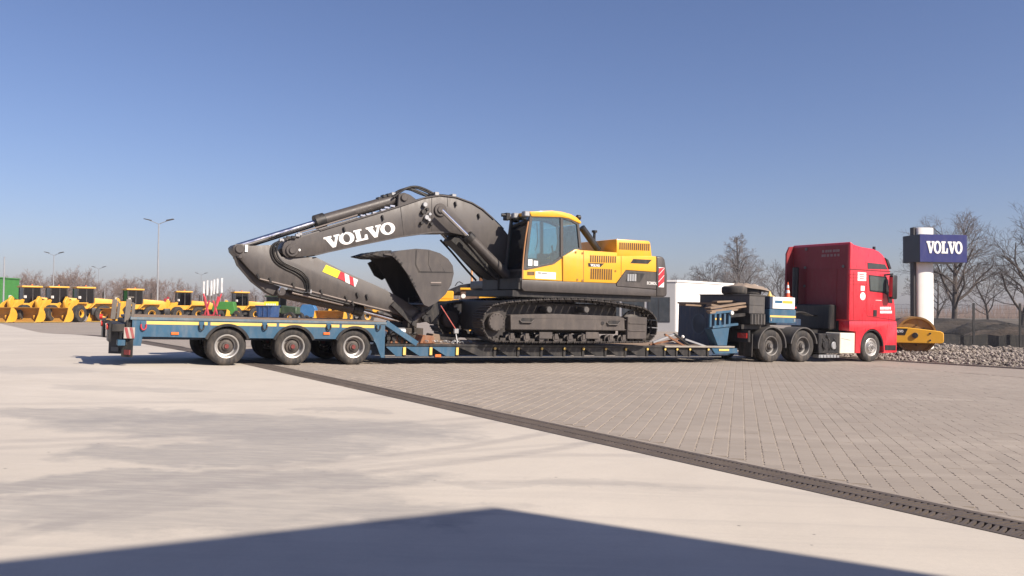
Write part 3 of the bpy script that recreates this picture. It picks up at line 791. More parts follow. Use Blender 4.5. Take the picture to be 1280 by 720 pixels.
G().box(16.42, 16.74, -.006, -.003, 1.86, 1.945).part('blue_print', paint('print_blue', (.03, .12, .22), .5, .1, .1), lid)
G().box(16.76, 17.20, -.006, -.003, 1.86, 1.945).part('yellow_print', paint('print_gold', (.55, .42, .05), .5, .1, .1), lid)
G().box(16.22, 17.36, -.006, -.001, 1.415, 1.475).part('yellow_stripe', stripe_y, tb)
for s in (16.24, 17.28): G().box(s, s + .05, -.018, -.001, 1.29, 1.38).part('latch', galv, tb, .003)
G().box(17.372, 17.5, .1, .2, 1.72, 1.77).part('side_lamp', red_lens, tb)
BASE = Vector((0, 0, 0))
def cone(s, t, h, H, lab, m1=None):
    c = thing('traffic_cone', lab, 'cone', RIG, (s, t, h))
    G().box(s - .11, s + .11, t - .11, t + .11, h, h + .025).part('foot', m1 or cone_or, c, .008)
    vs = G().lathe([(.078, .025), (.014, H), (.001, H)], 18); G_ = G(); G_.add([(v[0] + s, v[2] + t, v[1] + h) for v in vs.v], vs.f); G_.part('shell', m1 or cone_or, c)
    if not m1:
        for a in (.25, .60):
            r0 = .078 - .064*a + .003; r1 = .078 - .064*(a + .2) + .003
            vs = G().lathe([(r0, .025 + (H - .025)*a), (r1, .025 + (H - .025)*(a + .2))], 18); G_ = G(); G_.add([(v[0] + s, v[2] + t, v[1] + h) for v in vs.v], vs.f); G_.part('white_band', decal, c)
    return c
s, h = P(984.5, 370, .35)
cone(s, .35, 2.062, .50, 'orange and white traffic cone standing on the toolbox')
s, h = P(963.5, 370, .2)
cone(s, .25, 2.062, .17, 'small pale yellow cone on the corner of the toolbox', stripe_y)
BASE = Vector((0, 0, 0))

# ================================================================== LORRY
lo = thing('tractor_lorry', 'red three-axle tractor lorry with tall sleeper cab coupled to the low-loader', 'lorry', RIG, (18.5, 1.25, 0))
RW = .515
d_ty = tyre_mesh('wheel', RW, .295, .26, True); d_rim = rim_mesh('rim', .295, 'dish', rim_d, 10)
f_ty = tyre_mesh('wheel', RW*.97, .295, .29, False); f_rim = rim_mesh('rim', .295, 'bulge', rim_m, 10)
d_bowl = bowl_mesh('brake_drum', .295, paint('drum_grey', (.06, .056, .053), .6, .2, .3)); d_hub = hub_mesh('hub', .08, .055, .0, rim_d); f_hub = hub_mesh('hub', .07, -.05, -.08, rim_d)
for s in (16.34, 17.76):
    add_wheel(lo, s, .02, RW, d_ty, d_rim, d_hub, bowl=d_bowl); add_wheel(lo, s, 2.48, RW, d_ty, d_rim, d_hub, True, bowl=d_bowl)
    G().cyl((s, .5, RW), (s, 2.0, RW), .10, 10).part('axle', blacksteel, lo)
    for y0, y1 in ((-.02, .60), (1.90, 2.52)):
        G().arc_band(s, RW, .575, .615, RAD(8 if s > 17 else -5), RAD(188 if s < 17 else 172), y0, y1, 22).part('mudguard', plastic, lo)
add_wheel(lo, 21.08, .03, RW*.97, f_ty, f_rim, f_hub); add_wheel(lo, 21.08, 2.47, RW*.97, f_ty, f_rim, f_hub, True)
for y in (.82, 1.58): G().box(15.45, 21.6, y, y + .09, .78, 1.04).part('chassis_rail', blacksteel, lo)
G().cyl((16.9, 1.25, 1.08), (16.9, 1.25, 1.15), .45, 20).part('fifth_wheel', blacksteel, lo)
for k in range(4): G().box(15.6 + k*1.0, 15.75 + k*1.0, .9, 1.6, .82, 1.0).part('cross_member', blacksteel, lo)
# tail end
G().box(15.36, 15.46, .05, 2.45, .62, .98).part('tail_beam', blacksteel, lo, .01)
for t0 in (.08, 2.02):
    G().box(15.33, 15.359, t0, t0 + .40, .74, .90).part('tail_lamp', red_lens, lo, .005)
    G().box(15.50, 15.53, t0 - .06, t0 + .5, .18, .88).part('mudflap', rubber, lo)
# side gear between the axles
a = P(1024.5, 417); b = P(1049.5, 442)
bk = G().box(a[0], b[0], .03, .62, b[1], a[1]).part('equipment_carrier', blackplastic, lo, .02)
for k, (x, y, r) in enumerate(((1032, 431.5, .14), (1042.5, 432, .13), (1035, 420, .07))):
    p = P(x, y); G().cyl((p[0], .03, p[1]), (p[0], -.02, p[1]), r, 18).part('air_tank', blackplastic if k != 1 else galv, bk, .02)
for k in range(3): p = P(1029 + 7*k, 423); G().tube([(p[0], .02, p[1]), (p[0] + .08, -.03, p[1] - .15), (p[0] + .05, .0, p[1] - .4)], .016, 6, 1).part('air_hose', blacksteel, bk)
a2 = P(1050.3, 416); b2 = P(1068.3, 442)
wbx = G().box(a2[0], b2[0], .0, .6, b2[1], a2[1]).part('white_side_box', paint('box_cream', (.66, .62, .52), .5, .05, .12), lo, .02)
hm = P(1058, 424); G().bar((hm[0] - .25, -.004, hm[1] + .03), (hm[0] + .2, -.004, hm[1] - .03), .01, .012).part('scratch_trim', galv, wbx)
g = G(); g.box(a[0] + .05, b[0] - .1, .05, .3, .14, .24)
for k in range(6): g.box(a[0] + .1 + k*.16, a[0] + .2 + k*.16, .03, .05, .15, .23)
g.part('step_plate', galv, lo)
# cab: lower skirt + shell
TC = .0; CW = 2.46
shell = PP([(1061.3, 402), (1061.2, 301.5), (1068, 305.6), (1078, 308.8), (1092, 311), (1099, 314.2), (1104, 318.5), (1108, 324.5), (1111.5, 333), (1114, 345), (1117, 366), (1119.3, 385), (1120.2, 402)], TC)
bc = shell[0][0] - .002
cabo = G().prism([(max(x, bc), z) for x, z in shell], TC, TC + CW).part('cab_shell', redpaint, lo, .05, 3)
# rear wall panel with seams; its shade is put into the darker red
rs = bc
rw = G().box(rs - .020, rs - .001, .07, CW - .07, 1.42, 3.93).part('rear_panel', red_shaded, lo, .01)
for zz in (3.12, 2.35): G().box(rs - .034, rs - .021, .10, CW - .10, zz, zz + .025).part('seam', red_shaded, rw)
for y in (.5, 1.8): G().box(rs - .034, rs - .021, y, y + .03, 1.5, 3.12).part('seam', red_shaded, rw)
for y, z in ((.25, 3.2), (1.85, 3.2), (1.86, 2.55), (1.82, 3.85)): G().cyl((rs - .02, y, z), (rs - .05, y, z), .05, 10).part('grommet', rim_d, rw)
# faint two-line lettering high on the rear wall, too blurred to read
pr = G(); rq = random.Random(2)
for row, z in enumerate((3.70, 3.55)):
    y = .42
    while y < 1.15:
        w = rq.uniform(.05, .10); pr.box(rs - .024, rs - .021, y, y + w, z, z + .085); y += w + rq.choice((.015, .015, .05))
pr.part('faint_print', paint('faded_print', (.30, .18, .17), .6, .1, .1), rw)
for y0, y1, lab in ((-.03, .04, 1), (CW - .04, CW + .03, 2)):
    G().prism([(rs - .34, 1.45), (rs - .34, 3.7), (rs - .20, 3.95), (rs + .02, 3.98), (rs + .02, 1.45)], y0, y1).part('side_deflector', redpaint if lab == 1 else red_shaded, lo, .01) if lab == 2 else None
G().box(rs - .40, rs - .05, .45, 2.0, 1.06, 1.9).part('engine_cover', blackplastic, lo, .04)
G().cyl((rs - .28, 2.05, 1.1), (rs - .28, 2.05, 3.2), .11, 14).part('air_intake', blackplastic, lo, .01)
for k in range(3): G().tube([(rs - .05, 1.0 + .12*k, 1.75), (rs - .5, 1.0 + .12*k, 1.45), (rs - 1.0, 1.05 + .1*k, 1.65), (rs - 1.5, 1.1 + .08*k, 1.55)], .022, 6, 2).part('coiled_line', blacksteel, lo)
skirt = [P(1061.4, 401.5), P(1120.3, 401.5), P(1121, 415), P(1120.5, 440.5), P(1103.5, 441.5)]
ac = (21.08, RW*.97)
arch = []
for k in range(17):
    a_ = RAD(2) + (RAD(178) - RAD(2)) * k / 16; arch.append((ac[0] + .60*math.cos(a_), ac[1] + .62*math.sin(a_)))
sk_pts = skirt + [(arch[0][0] + .02, .34)] + arch + [(arch[-1][0], .30), (P(1069, 442)[0], .30), (P(1069, 442)[0], P(1069, 414.5)[1]), (P(1061.4, 414)[0], P(1061.4, 413.5)[1])]
G().prism(sk_pts, -.012, .42).part('lower_skirt', redpaint, lo, .015, 2)
G().prism(sk_pts, 2.05, 2.482).part('lower_skirt', redpaint, lo, .015, 2)
G().box(P(1061.4, 401.5)[0], skirt[1][0] - .02, .42, 2.05, .75, skirt[0][1]).part('cab_floor', blackplastic, lo)
G().box(skirt[3][0] - .35, skirt[3][0] - .02, .42, 2.05, .36, .80).part('bumper', redpaint, lo, .02)
G().arc_band(ac[0], ac[1], .565, .598, RAD(4), RAD(176), .0, .45, 18).part('wheel_arch', blackplastic, lo)
stp = P(1108, 430); G().box(arch[0][0] + .06, skirt[3][0] - .06, -.02, -.013, .40, .58).part('step_recess', blackplastic, lo)
# side seams, windows, handles
def strip(pts, t, w, nm, mt, par):
    g = G()
    q = PP(pts, t)
    for (x0, z0), (x1, z1) in zip(q, q[1:]): g.bar((x0, t, z0), (x1, t, z1), .008, w)
    return g.part(nm, mt, par)
seam = paint('seam_dark', (.16, .01, .015), .5, .1, .1)
strip([(1061.5, 336.3), (1113, 339.5)], -.003, .03, 'roof_seam', seam, cabo)
strip([(1083.5, 340), (1083.8, 395), (1120, 400.4)], -.003, .016, 'door_seam', seam, cabo)
strip([(1061.5, 400.8), (1120, 402.3)], -.003, .022, 'skirt_seam', seam, cabo)
for yy in (343, 347, 351, 355): strip([(1062, yy), (1083, yy + .4)], -.002, .010, 'rear_crease', seam, cabo)
strip([(1067, 340), (1067, 400)], -.002, .010, 'rear_crease', seam, cabo)
win = G().prism(PP([(1085.7, 343.5), (1108, 346), (1112.5, 364), (1113.2, 371), (1110.5, 370), (1105, 366.3), (1087, 364.2)], TC), -.008, .006).part('side_window', paint('window_seal', (.012, .012, .013), .4, .1, .1), cabo)
G().prism(PP([(1087, 345), (1107, 347.2), (1111, 364.5), (1111.3, 368), (1105.5, 364.6), (1088, 362.6)], TC), -.011, -.009).part('pane', glass_dark if False else paint('window_reflection', (.055, .075, .075), .06, .3, .04, coat=.6), win)
G().prism(PP([(1084.3, 328.2), (1106, 330.6), (1109.3, 336.6), (1084.6, 336)], TC), -.010, .004).part('upper_window', paint('upper_glass', (.03, .038, .040), .10, .2, .04, coat=.5), cabo)
G().prism(PP([(1108, 364), (1113.8, 366), (1115.2, 379), (1110.5, 378.5)], TC), -.012, -.002).part('mirror_base', blackplastic, cabo)
G().box(*(lambda p: (p[0]-.09, p[0]+.09, -.014, -.002, p[1]-.11, p[1]+.11))(P(1093.6, 391.5)), ).part('door_handle', blackplastic, cabo, .004)
visor = G().prism(PP([(1106.5, 322), (1110.5, 325), (1114.4, 336), (1111.5, 336.5)], -.02), -.03, 2.45).part('sun_visor', blackplastic, lo, .01)
mp = P(1116.8, 358, -.22)
mr = G().box(mp[0] - .14, mp[0] + .12, -.30, -.14, P(1116, 374, -.2)[1], P(1116, 344, -.2)[1]).part('mirror', blackplastic, lo, .04, 2)
G().box(mp[0] - .155, mp[0] - .141, -.285, -.155, P(1116, 371, -.2)[1], P(1116, 347, -.2)[1]).part('mirror_glass', redpaint, mr, .01)  # red paint stands for the cab's reflection in the mirror
G().bar((mp[0] - .2, .0, P(1112, 345)[1] + .02), (mp[0], -.2, P(1112, 345)[1] + .06), .05, .05).part('mirror_arm', blackplastic, mr)
# white prints: plates and lines on the door that cannot be read
def print_box(x0, y0, x1, y1, t, nm, mt, par, th=.003):
    a, b = P(x0, y0, t), P(x1, y1, t); return G().box(a[0], b[0], t - th, t, b[1], a[1]).part(nm, mt, par)
pb = print_box(1072.2, 340, 1082.6, 351.6, -.002, 'white_plate', decal, cabo)
for k in range(3): print_box(1074.5, 342.2 + 2.8*k, 1080, 343.4 + 2.8*k, -.006, 'print_line', red_print, pb, .002)
print_box(1076, 357.2, 1080.6, 363.6, -.002, 'white_plate', decal, cabo)
c_ = P(1078.4, 370.2); G().cyl((c_[0], -.001, c_[1]), (c_[0], -.005, c_[1]), .135, 22).part('round_sticker', decal, cabo)
g = G()
for row, yy in enumerate((383.6, 388.4)):
    x = 1100.0
    while x < 1114:
        w = rq.uniform(1.0, 1.9); a, b = P(x, yy), P(min(x + w, 1115), yy + 3.3); g.box(a[0], b[0], -.006, -.002, b[1], a[1]); x += w + rq.choice((.25, .25, .6))
g.part('door_print', decal, cabo)
strip([(1094.5, 375.2), (1102, 375.6)], -.003, .014, 'door_trim', decal, cabo)
bx = P(1092.5, 310.5, .6); G().cyl((bx[0], .6, bx[1] - .1), (bx[0], .6, bx[1] + .06), .05, 12).part('beacon', blackplastic, lo)
for k in range(2):
    G().box(shell[10][0] + .05, shell[12][0] + .06, .35 + k*1.3, .8 + k*1.3, .55, .75).part('headlamp', clear_lens, lo, .01)
ws = PP([(1112.2, 338), (1117.2, 368)], TC)
G().bar((ws[0][0] + .03, 1.23, ws[0][1]), (ws[1][0] + .03, 1.23, ws[1][1]), 2.1, .02, (1, 0, .2)).part('windscreen', glass_dark, lo)
BASE = Vector((0, 0, 0))
# ================================================================== EXCAVATOR
ex = thing('crawler_excavator', 'large yellow crawler excavator with grey boom folded down on the blue low-loader', 'excavator', RIG, (9.0, 1.37, .5))
CT = 1.37
# --- tracks
loop_px = [(617, 381.5), (628, 379), (640, 377.3), (670, 375), (700, 373.8), (725, 374.2), (750, 376), (775, 379.8), (795, 383), (810, 387), (819, 395), (822, 406), (820, 418), (813, 426), (802, 427.5), (620, 427.5), (611, 422), (605.5, 413), (604, 402), (607, 391)]
loop = PP(loop_px, -.30)
def resample(poly, n):
    q = poly + [poly[0]]; L_ = [0]
    for a, b in zip(q, q[1:]): L_.append(L_[-1] + math.dist(a, b))
    out = []; j = 0
    for k in range(n):
        d = L_[-1] * k / n
        while L_[j+1] < d: j += 1
        f = (d - L_[j]) / (L_[j+1] - L_[j]); a, b = q[j], q[j+1]
        ang = math.atan2(b[1]-a[1], b[0]-a[0]); out.append((a[0] + (b[0]-a[0])*f, a[1] + (b[1]-a[1])*f, ang))
    return out
def chaikin(p):
    out = []
    for a, b in zip(p, p[1:] + p[:1]): out += [(a[0]*.75+b[0]*.25, a[1]*.75+b[1]*.25), (a[0]*.25+b[0]*.75, a[1]*.25+b[1]*.75)]
    return out
cs = sum(p[0] for p in loop)/len(loop); ch_ = 1.1
inner = chaikin(loop)
NS = 56
path = resample(inner, NS); pitch = sum(math.dist(a, b) for a, b in zip(inner, inner[1:] + inner[:1])) / NS
sg = G(); w2 = pitch * .44
sg.box(-w2, w2, -.30, .30, -.012, .012)
for k in (-.62, 0, .62): sg.prism([(k*w2 - .013, .010), (k*w2 + .013, .010), (k*w2 + .006, .035), (k*w2 - .006, .035)], -.29, .29)
sg.box(-w2*1.15, w2*.5, -.10, -.05, -.075, -.010); sg.box(-w2*1.15, w2*.5, .05, .10, -.075, -.010)
shoe = sg.mesh('track_shoe', shoe_m, off=(0, 0, 0), flat=True)
orient = 1 if sum((b[0]-a[0])*(b[1]+a[1]) for a, b in zip(inner, inner[1:] + inner[:1])) > 0 else -1
for side, tc in ((0, 0.0), (1, 2.74)):
    tf = G().prism(PP([(640, 393.6), (700, 392.5), (775, 395.5), (783, 398), (783.4, 413.8), (640, 412.6)], -.30) if True else [], tc - .22, tc + .22).part('track_frame', trackgrey, ex, .015)
    fr = tf
    q = PP([(642, 396.2), (782, 399.4), (782, 400.4), (642, 397.2)], -.3)
    if side == 0:
        for (x0, x1, y0, y1) in ((648.5, 668, 397.5, 404.5), (757.5, 775, 400.5, 407.3)):
            a, b = P(x0, y0, -.22), P(x1, y1, -.22)
            st = G().prism([(a[0] + .10, a[1]), (b[0], a[1]), (b[0] - .10, b[1]), (a[0], b[1])], tc - .232, tc - .221).part('step_hole', blacksteel, tf)
            G().tube([(a[0] + .02, tc - .235, a[1] - .05), (a[0] + .06, tc - .27, b[1] + .03), (b[0] - .12, tc - .27, b[1] + .03), (b[0] - .04, tc - .235, a[1] - .05)], .016, 6).part('step_bar', trackgrey, tf)
        c = P(753, 404, -.22); G().cyl((c[0], tc - .221, c[1]), (c[0], tc - .232, c[1]), .05, 14).part('grease_hole', blacksteel, tf)
        strip([(641, 396.8), (782.5, 399.6)], tc - .222, .018, 'frame_rib', trackgrey, tf); strip([(641, 410.8), (782.5, 412.2)], tc - .222, .018, 'frame_rib', trackgrey, tf)
        a, b = P(784, 396, -.22), P(807.5, 424, -.22)
        gd = G().box(a[0], b[0], tc - .25, tc + .2, b[1], a[1]).part('spring_guard', trackgrey, ex, .015)
        for f in (.28, .62): G().box(a[0] + .04, b[0] - .06, tc - .268, tc - .251, a[1] + (b[1]-a[1])*f - .02, a[1] + (b[1]-a[1])*f + .02).part('ridge', trackgrey, gd, .004)
    for k in range(9):
        s = P(640, 420, -.2)[0] + k * (P(780, 420, -.2)[0] - P(640, 420, -.2)[0]) / 8
        r = G().lathe([(.001, -.20), (.09, -.20), (.10, -.16), (.075, -.15), (.075, -.06), (.11, -.05), (.11, .05), (.075, .06), (.075, .15), (.10, .16), (.09, .2), (.001, .2)], 16, (s, tc, .685)); rl = r.part('track_roller', trackgrey, ex)
        if side == 0: G().box(s - .05, s + .05, tc - .215, tc - .19, .66, .80).part('roller_bracket', trackgrey, rl)
    if side == 0:
        for x in (682, 740):
            a, b = P(x - 8, 415, -.22), P(x + 8, 423.5, -.22); G().box(a[0], b[0], tc - .235, tc - .215, b[1], a[1]).part('track_guide', trackgrey, ex, .006)
    for x in (687.5, 734):
        c = P(x, 388.2, -.22); G().cyl((c[0], tc - .20, c[1] + .02), (c[0], tc + .2, c[1] + .02), .085, 16).part('carrier_roller', plastic, ex, .015)
    c = P(621, 402.6, -.22)
    spk = G(); spk.cyl((c[0], tc - .24, c[1]), (c[0], tc + .1, c[1]), .235, 28); spk.part('travel_motor', trackgrey, ex, .02)
    tooth = G(); nT = 21; pts = []
    for k in range(nT * 2):
        w = math.pi * k / nT; rr = .44 if k % 2 == 0 else .375; pts.append((c[0] + rr*math.cos(w), c[1] + rr*math.sin(w)))
    tooth.prism(pts, tc - .05, tc + .05); tooth.part('sprocket', shoe_m, ex)
    for k in range(14):
        w = 2*math.pi*k/14; G().cyl((c[0] + .20*math.cos(w), tc - .241, c[1] + .20*math.sin(w)), (c[0] + .20*math.cos(w), tc - .26, c[1] + .20*math.sin(w)), .014, 6).part('bolt', trackgrey, ex) if side == 0 else None
    ci = P(797, 406, -.22); G().lathe([(.001, -.08), (.30, -.08), (.36, -.04), (.40, -.04), (.40, .04), (.36, .04), (.30, .08), (.001, .08)], 28, (ci[0], tc, ci[1])).part('idler', shoe_m, ex)
    for (s, h, a) in path:
        nx, nz = math.sin(a), -math.cos(a)
        # outward normal
        aa = a if orient > 0 else a + math.pi
        o = place('track_shoe', shoe, ex, Vector((s, tc, h)) - BASE, (0, -aa, 0))
G().box(6.75, 10.5, .24, 2.5, .80, 1.62).part('car_body', shoe_m, ex, .03)
G().cyl((8.9, CT, 1.35), (8.9, CT, 1.82), .80, 32).part('slewing_ring', shoe_m, ex, .01)

# --- upper structure
TN = -.12; TF = 2.86
G().prism(PP([(652.3, 349.6), (770, 354.3), (771, 358), (820.5, 362), (820.5, 370.5), (740, 367.5), (655, 364), (652, 360)], TN), TN, TF).part('revolving_frame', boomgrey, ex, .02, 2)
G().box(7.0, 11.5, .0, 2.74, 1.74, 1.9).part('frame_belly', blacksteel, ex)
# counterweight
cwp = PP([(820.8, 320.2), (828.5, 320.6), (831.5, 324), (834.6, 344), (834.2, 369.5), (831, 371.2), (820.8, 371)], TN)
cwo = G().prism(cwp, TN, TF).part('counterweight', boomgrey, ex, .05, 3)
# grey rear cheek with vent
ck = G().prism(PP([(770.5, 354.6), (782.7, 337.8), (820.3, 340.4), (820.3, 361.6), (771, 357.8)], TN), TN - .004, TN + .5).part('rear_cheek', boomgrey, ex, .01)
vn = G().prism(PP([(781.5, 351.5), (787, 340.6), (806, 342), (799.5, 353)], TN), TN - .010, TN - .005).part('vent_recess', blacksteel, ck)
for k in range(4): print_box(784.2 + 2.9*k, 342.5, 786.2 + 2.9*k, 351.5, TN - .011, 'vent_bar', galv, vn, .012)
# yellow engine housing
hb = PP([(771.5, 319.5), (815, 319.9), (820.5, 320.6), (820.5, 340.1), (782.5, 337.5), (770.3, 354.2), (703.5, 351.8), (703.3, 321), (720.5, 311.3), (726, 312.6), (771.5, 315.5)], TN)
hs = G().prism(hb, TN, 1.0).part('engine_housing', yellow, ex, .02, 2)
G().prism(PP([(771.3, 298.6), (811.5, 301), (813.5, 303), (815.6, 320.4), (771.3, 319.4)], TN), TN + .02, 1.95).part('engine_hood', yellow, ex, .025, 2)
hood = bpy.context.scene.objects[ex.children[-1].name]
hf = P(771.3, 310, TN)[0]
G().box(hf - .012, hf - .001, TN + .06, 1.9, P(771, 315, TN)[1], P(771, 300.5, TN)[1]).part('hood_front', paint('hood_front_brown', (.20, .10, .03), .6, .1, .2), ex) if False else None
G().box(7.6, 11.6, 1.02, TF - .02, 1.95, 2.75).part('right_housing', yellow, ex, .03, 2)
seam_y = paint('seam_ochre', (.28, .12, .01), .6, .1, .2)
for pts in ([(703.8, 321), (703.8, 351.5)], [(729.5, 313.5), (729.5, 352.5)], [(776.5, 320), (776.5, 346)]):
    strip(pts, TN - .002, .014, 'panel_seam', seam_y, hs)
def louvres(x0, x1, y0, y1, y0b, y1b, n, t, par):
    for k in range(n):
        f = k / (n - 1); x = x0 + (x1 - x0) * f; ya = y0 + (y0b - y0) * f; yb = y1 + (y1b - y1) * f
        a, b = P(x - .75, ya, t), P(x + .75, yb, t)
        G().box(a[0], b[0], t - .004, t - .001, b[1], a[1]).part('louvre_slot', seam_y if k % 1 else paint_slot, par)
paint_slot = paint('louvre_dark', (.10, .045, .008), .7, .2, .2)
louvres(738.5, 769, 319, 328, 320.3, 328.6, 12, TN - .001, hs)
louvres(739, 764, 335.5, 349, 336.5, 350, 10, TN - .001, hs)
louvres(775, 811, 303, 312, 304.6, 313.5, 15, TN + .019, hood)
G().prism(PP([(791.5, 323.7), (814.6, 324.8), (810, 329.9), (787.8, 329)], TN), TN - .004, TN - .001).part('grab_recess', blacksteel, hs)
bp_ = G().prism(PP([(735, 328.8), (755, 329.3), (750.8, 333.6), (735.6, 333.3)], TN), TN - .006, TN - .001).part('name_plate', blacksteel, hs)
a = P(737.8, 332.9, TN); b = P(749.5, 333.0, TN); zt = P(738, 330.0, TN)[1]
W_ = (b[0] - a[0]); H_ = zt - a[1]
g, _ = lettering('VOLVO', lambda x, z, d: (a[0] + x / WORDW * W_, TN - .007 - .003*d, a[1] + z * H_)); g.part('lettering', decal, bp_)
for x, y in ((719.5, 315.3), (728, 316.5), (721.5, 349.6), (728, 350.5), (769.2, 338.8)):
    c = P(x, y, TN); G().cyl((c[0], TN - .001, c[1]), (c[0], TN - .012, c[1]), .03, 10).part('lock', seam_y, hs)
# model code on the cheek
a = P(808.3, 355.4, TN); b = P(820.5, 356.0, TN); tp = P(808.3, 351.8, TN)
me_, w_ = text_mesh('EC380DL', 'model_print', decal, Matrix())
sc_x = (b[0] - a[0]) / w_; sc_z = (tp[1] - a[1]) / .72
me_.transform(Matrix.Translation(Vector((a[0], TN - .010, a[1])) - BASE) @ Matrix(((sc_x, 0, 0, 0), (0, 0, -.05, 0), (0, sc_z, 0, 0), (0, 0, 0, 1))))
place('model_print', me_, ck)
# warning board on the counterweight
a = P(823.2, 334.0, TN); b = P(829.6, 359.2, TN)
wbd = G().box(a[0], b[0], TN - .010, TN - .002, b[1], a[1]).part('warning_board', decal, cwo)
hh = (a[1] - b[1]); ww = b[0] - a[0]
for k in range(3):
    z = b[1] + hh * (.02 + .36*k); zc = lambda v: min(a[1] - .002, max(b[1] + .002, v))
    G().prism([(a[0], zc(z - .06)), (b[0], zc(z + .14)), (b[0], zc(z + .32)), (a[0], zc(z + .12))], TN - .014, TN - .0105).part('red_band', red_print, wbd)
# --- operator's cab
TCN = -.10; TCF = .98
fl = G().prism(PP([(654.2, 337.2), (692.5, 329.2), (702.3, 321.3), (703.2, 351.6), (653.6, 349.2)], TCN), TCN, TCN + .06).part('cab_base', yellow, ex, .015)
G().prism(PP([(655.5, 338.5), (692.5, 330.2), (702.3, 322.3), (703.2, 351), (654.5, 348.6)], TCN), TCN + .061, TCF).part('cab_body', blacksteel, ex, .01)
lampx = PP([(659, 339.6), (668, 339.6), (668, 344), (659, 344)], TCN); G().prism(lampx, TCN - .006, TCN - .001).part('door_pocket', paint_slot, fl)
stk_ = print_box(669.5, 339.2, 694.5, 349.2, TCN - .001, 'white_sticker', decal, fl)
print_box(672.5, 340.4, 676.3, 342.0, TCN - .005, 'sticker_print', blacksteel, stk_, .002); print_box(677, 341.2, 684, 342.6, TCN - .005, 'sticker_print', plastic, stk_, .002)
roof = PP([(661.5, 264.4), (690, 263.2), (702, 264.6), (713, 267.5), (721, 272), (726.5, 277.5), (725.8, 280), (719, 277), (711, 273.2), (700, 271.4), (664, 270.6)], TCN)
G().prism(roof, TCN - .02, TCF + .02).part('cab_roof', yellow, ex, .02, 2)
pil = paint('pillar_grey', (.07, .064, .06), .45, .1, .12)
def member(p0, p1, w, t0, t1, nm='cab_pillar'):
    a, b = P(*p0, t0), P(*p1, t0); g = G(); g.bar((a[0], (t0+t1)/2, a[1]), (b[0], (t0+t1)/2, b[1]), abs(t1 - t0), w); return g.part(nm, pil, ex, .006)
for t0, t1 in ((TCN, TCN + .07), (TCF - .07, TCF)):
    dt = t0
    def mm(p0, p1, w):
        a, b = P(*p0, TCN), P(*p1, TCN); g = G(); g.bar((a[0], (t0+t1)/2, a[1]), (b[0], (t0+t1)/2, b[1]), t1 - t0, w); return g.part('cab_pillar', pil, ex, .006)
    mm((656, 338), (664.5, 268), .085); mm((702.5, 270), (702.5, 323), .085); mm((664, 270.8), (702, 271.4), .05)
    mm((702, 271.6), (715, 275.8), .05); mm((715, 275.8), (722, 280), .05); mm((722.5, 279), (726, 312), .075)
    mm((704, 321.5), (725, 311.5), .06); mm((656, 337), (692, 329.4), .06); mm((692, 329.4), (703, 321), .06)
# rear and front cross members, panes
a0, a1 = P(656, 349, TCN), P(664.5, 268, TCN)
for f in (.0, .14, .99):
    s = a0[0] + (a1[0]-a0[0])*f; h = a0[1] + (a1[1]-a0[1])*f
    G().box(s - .03, s + .03, TCN + .07, TCF - .07, h - .03, h + .03).part('cab_rail', pil, ex)
def pane(pts, t, nm='pane'): return G().prism(PP(pts, TCN), t, t + .008).part(nm, glass, ex)
pane([(659, 336.2), (666.3, 272.2), (700.8, 272.6), (700.8, 322), (692, 328.4)], TCN + .03)
pane([(704.2, 273), (714.5, 276.6), (721, 281), (724, 311), (704.2, 320.8)], TCN + .03)
pane([(659, 336.2), (666.3, 272.2), (700.8, 272.6), (700.8, 322), (692, 328.4)], TCF - .04)
pane([(704.2, 273), (714.5, 276.6), (721, 281), (724, 311), (704.2, 320.8)], TCF - .04)
g = G(); g.bar((a0[0] - .005, (TCN+TCF)/2, a0[1] + .02), (a1[0] - .005, (TCN+TCF)/2, a1[1]), TCF - TCN - .14, .008); g.part('windscreen', glass, ex)
r0, r1 = P(724.5, 312, TCN), P(721, 281, TCN)
G().bar((r0[0], (TCN+TCF)/2, r0[1]), (r1[0], (TCN+TCF)/2, r1[1]), TCF - TCN - .14, .008).part('rear_window', glass_dark, ex)
# inside the cab: seat, console, column
si, hi_ = P(690, 325, .4)
seat = G(); seat.box(si - .25, si + .25, .15, .65, hi_ - .15, hi_); seat.part('seat', interior, ex, .04, 2)
G().prism([(si + .18, hi_), (si + .36, hi_), (si + .48, hi_ + .78), (si + .34, hi_ + .80)], .15, .65).part('seat_back', interior, ex, .04, 2)
G().box(si - .25, si + .4, -.02, .12, hi_ - .1, hi_ + .18).part('console', interior, ex, .03); G().box(si - .25, si + .4, .68, .82, hi_ - .1, hi_ + .18).part('console', interior, ex, .03)
G().cyl((si - .2, .05, hi_ + .18), (si - .24, .05, hi_ + .36), .022, 8).part('joystick', interior, ex)
G().bar((a0[0] + .35, .4, a0[1] + .1), (a0[0] + .22, .4, a0[1] + .85), .12, .1).part('control_column', interior, ex)
G().box(a0[0] + .05, si + .45, TCN + .08, TCF - .08, a0[1] - .02, a0[1] + .02).part('cab_floor', interior, ex)
G().box(a0[0] + .06, r0[0] - .05, TCF - .05, TCF - .042, a0[1], hi_ + .05).part('far_wall', interior, ex)
G().box(r0[0] - .2, r0[0] - .04, TCN + .07, TCF - .07, a0[1], r0[1]).part('rear_shelf', interior, ex)
for x in (660.3, 667.3): print_box(x, 324 if x < 664 else 325.8, x + 5, 332.3, TCN + .027, 'notice', decal, ex, .002)
st0 = P(683, 277, .4); st1 = P(681, 312, .4); G().tube([(st0[0], .9, st0[1]), (st0[0] + .05, .9, st0[1] - .5), (st1[0], .9, st1[1])], .012, 6).part('wiper', blacksteel, ex)
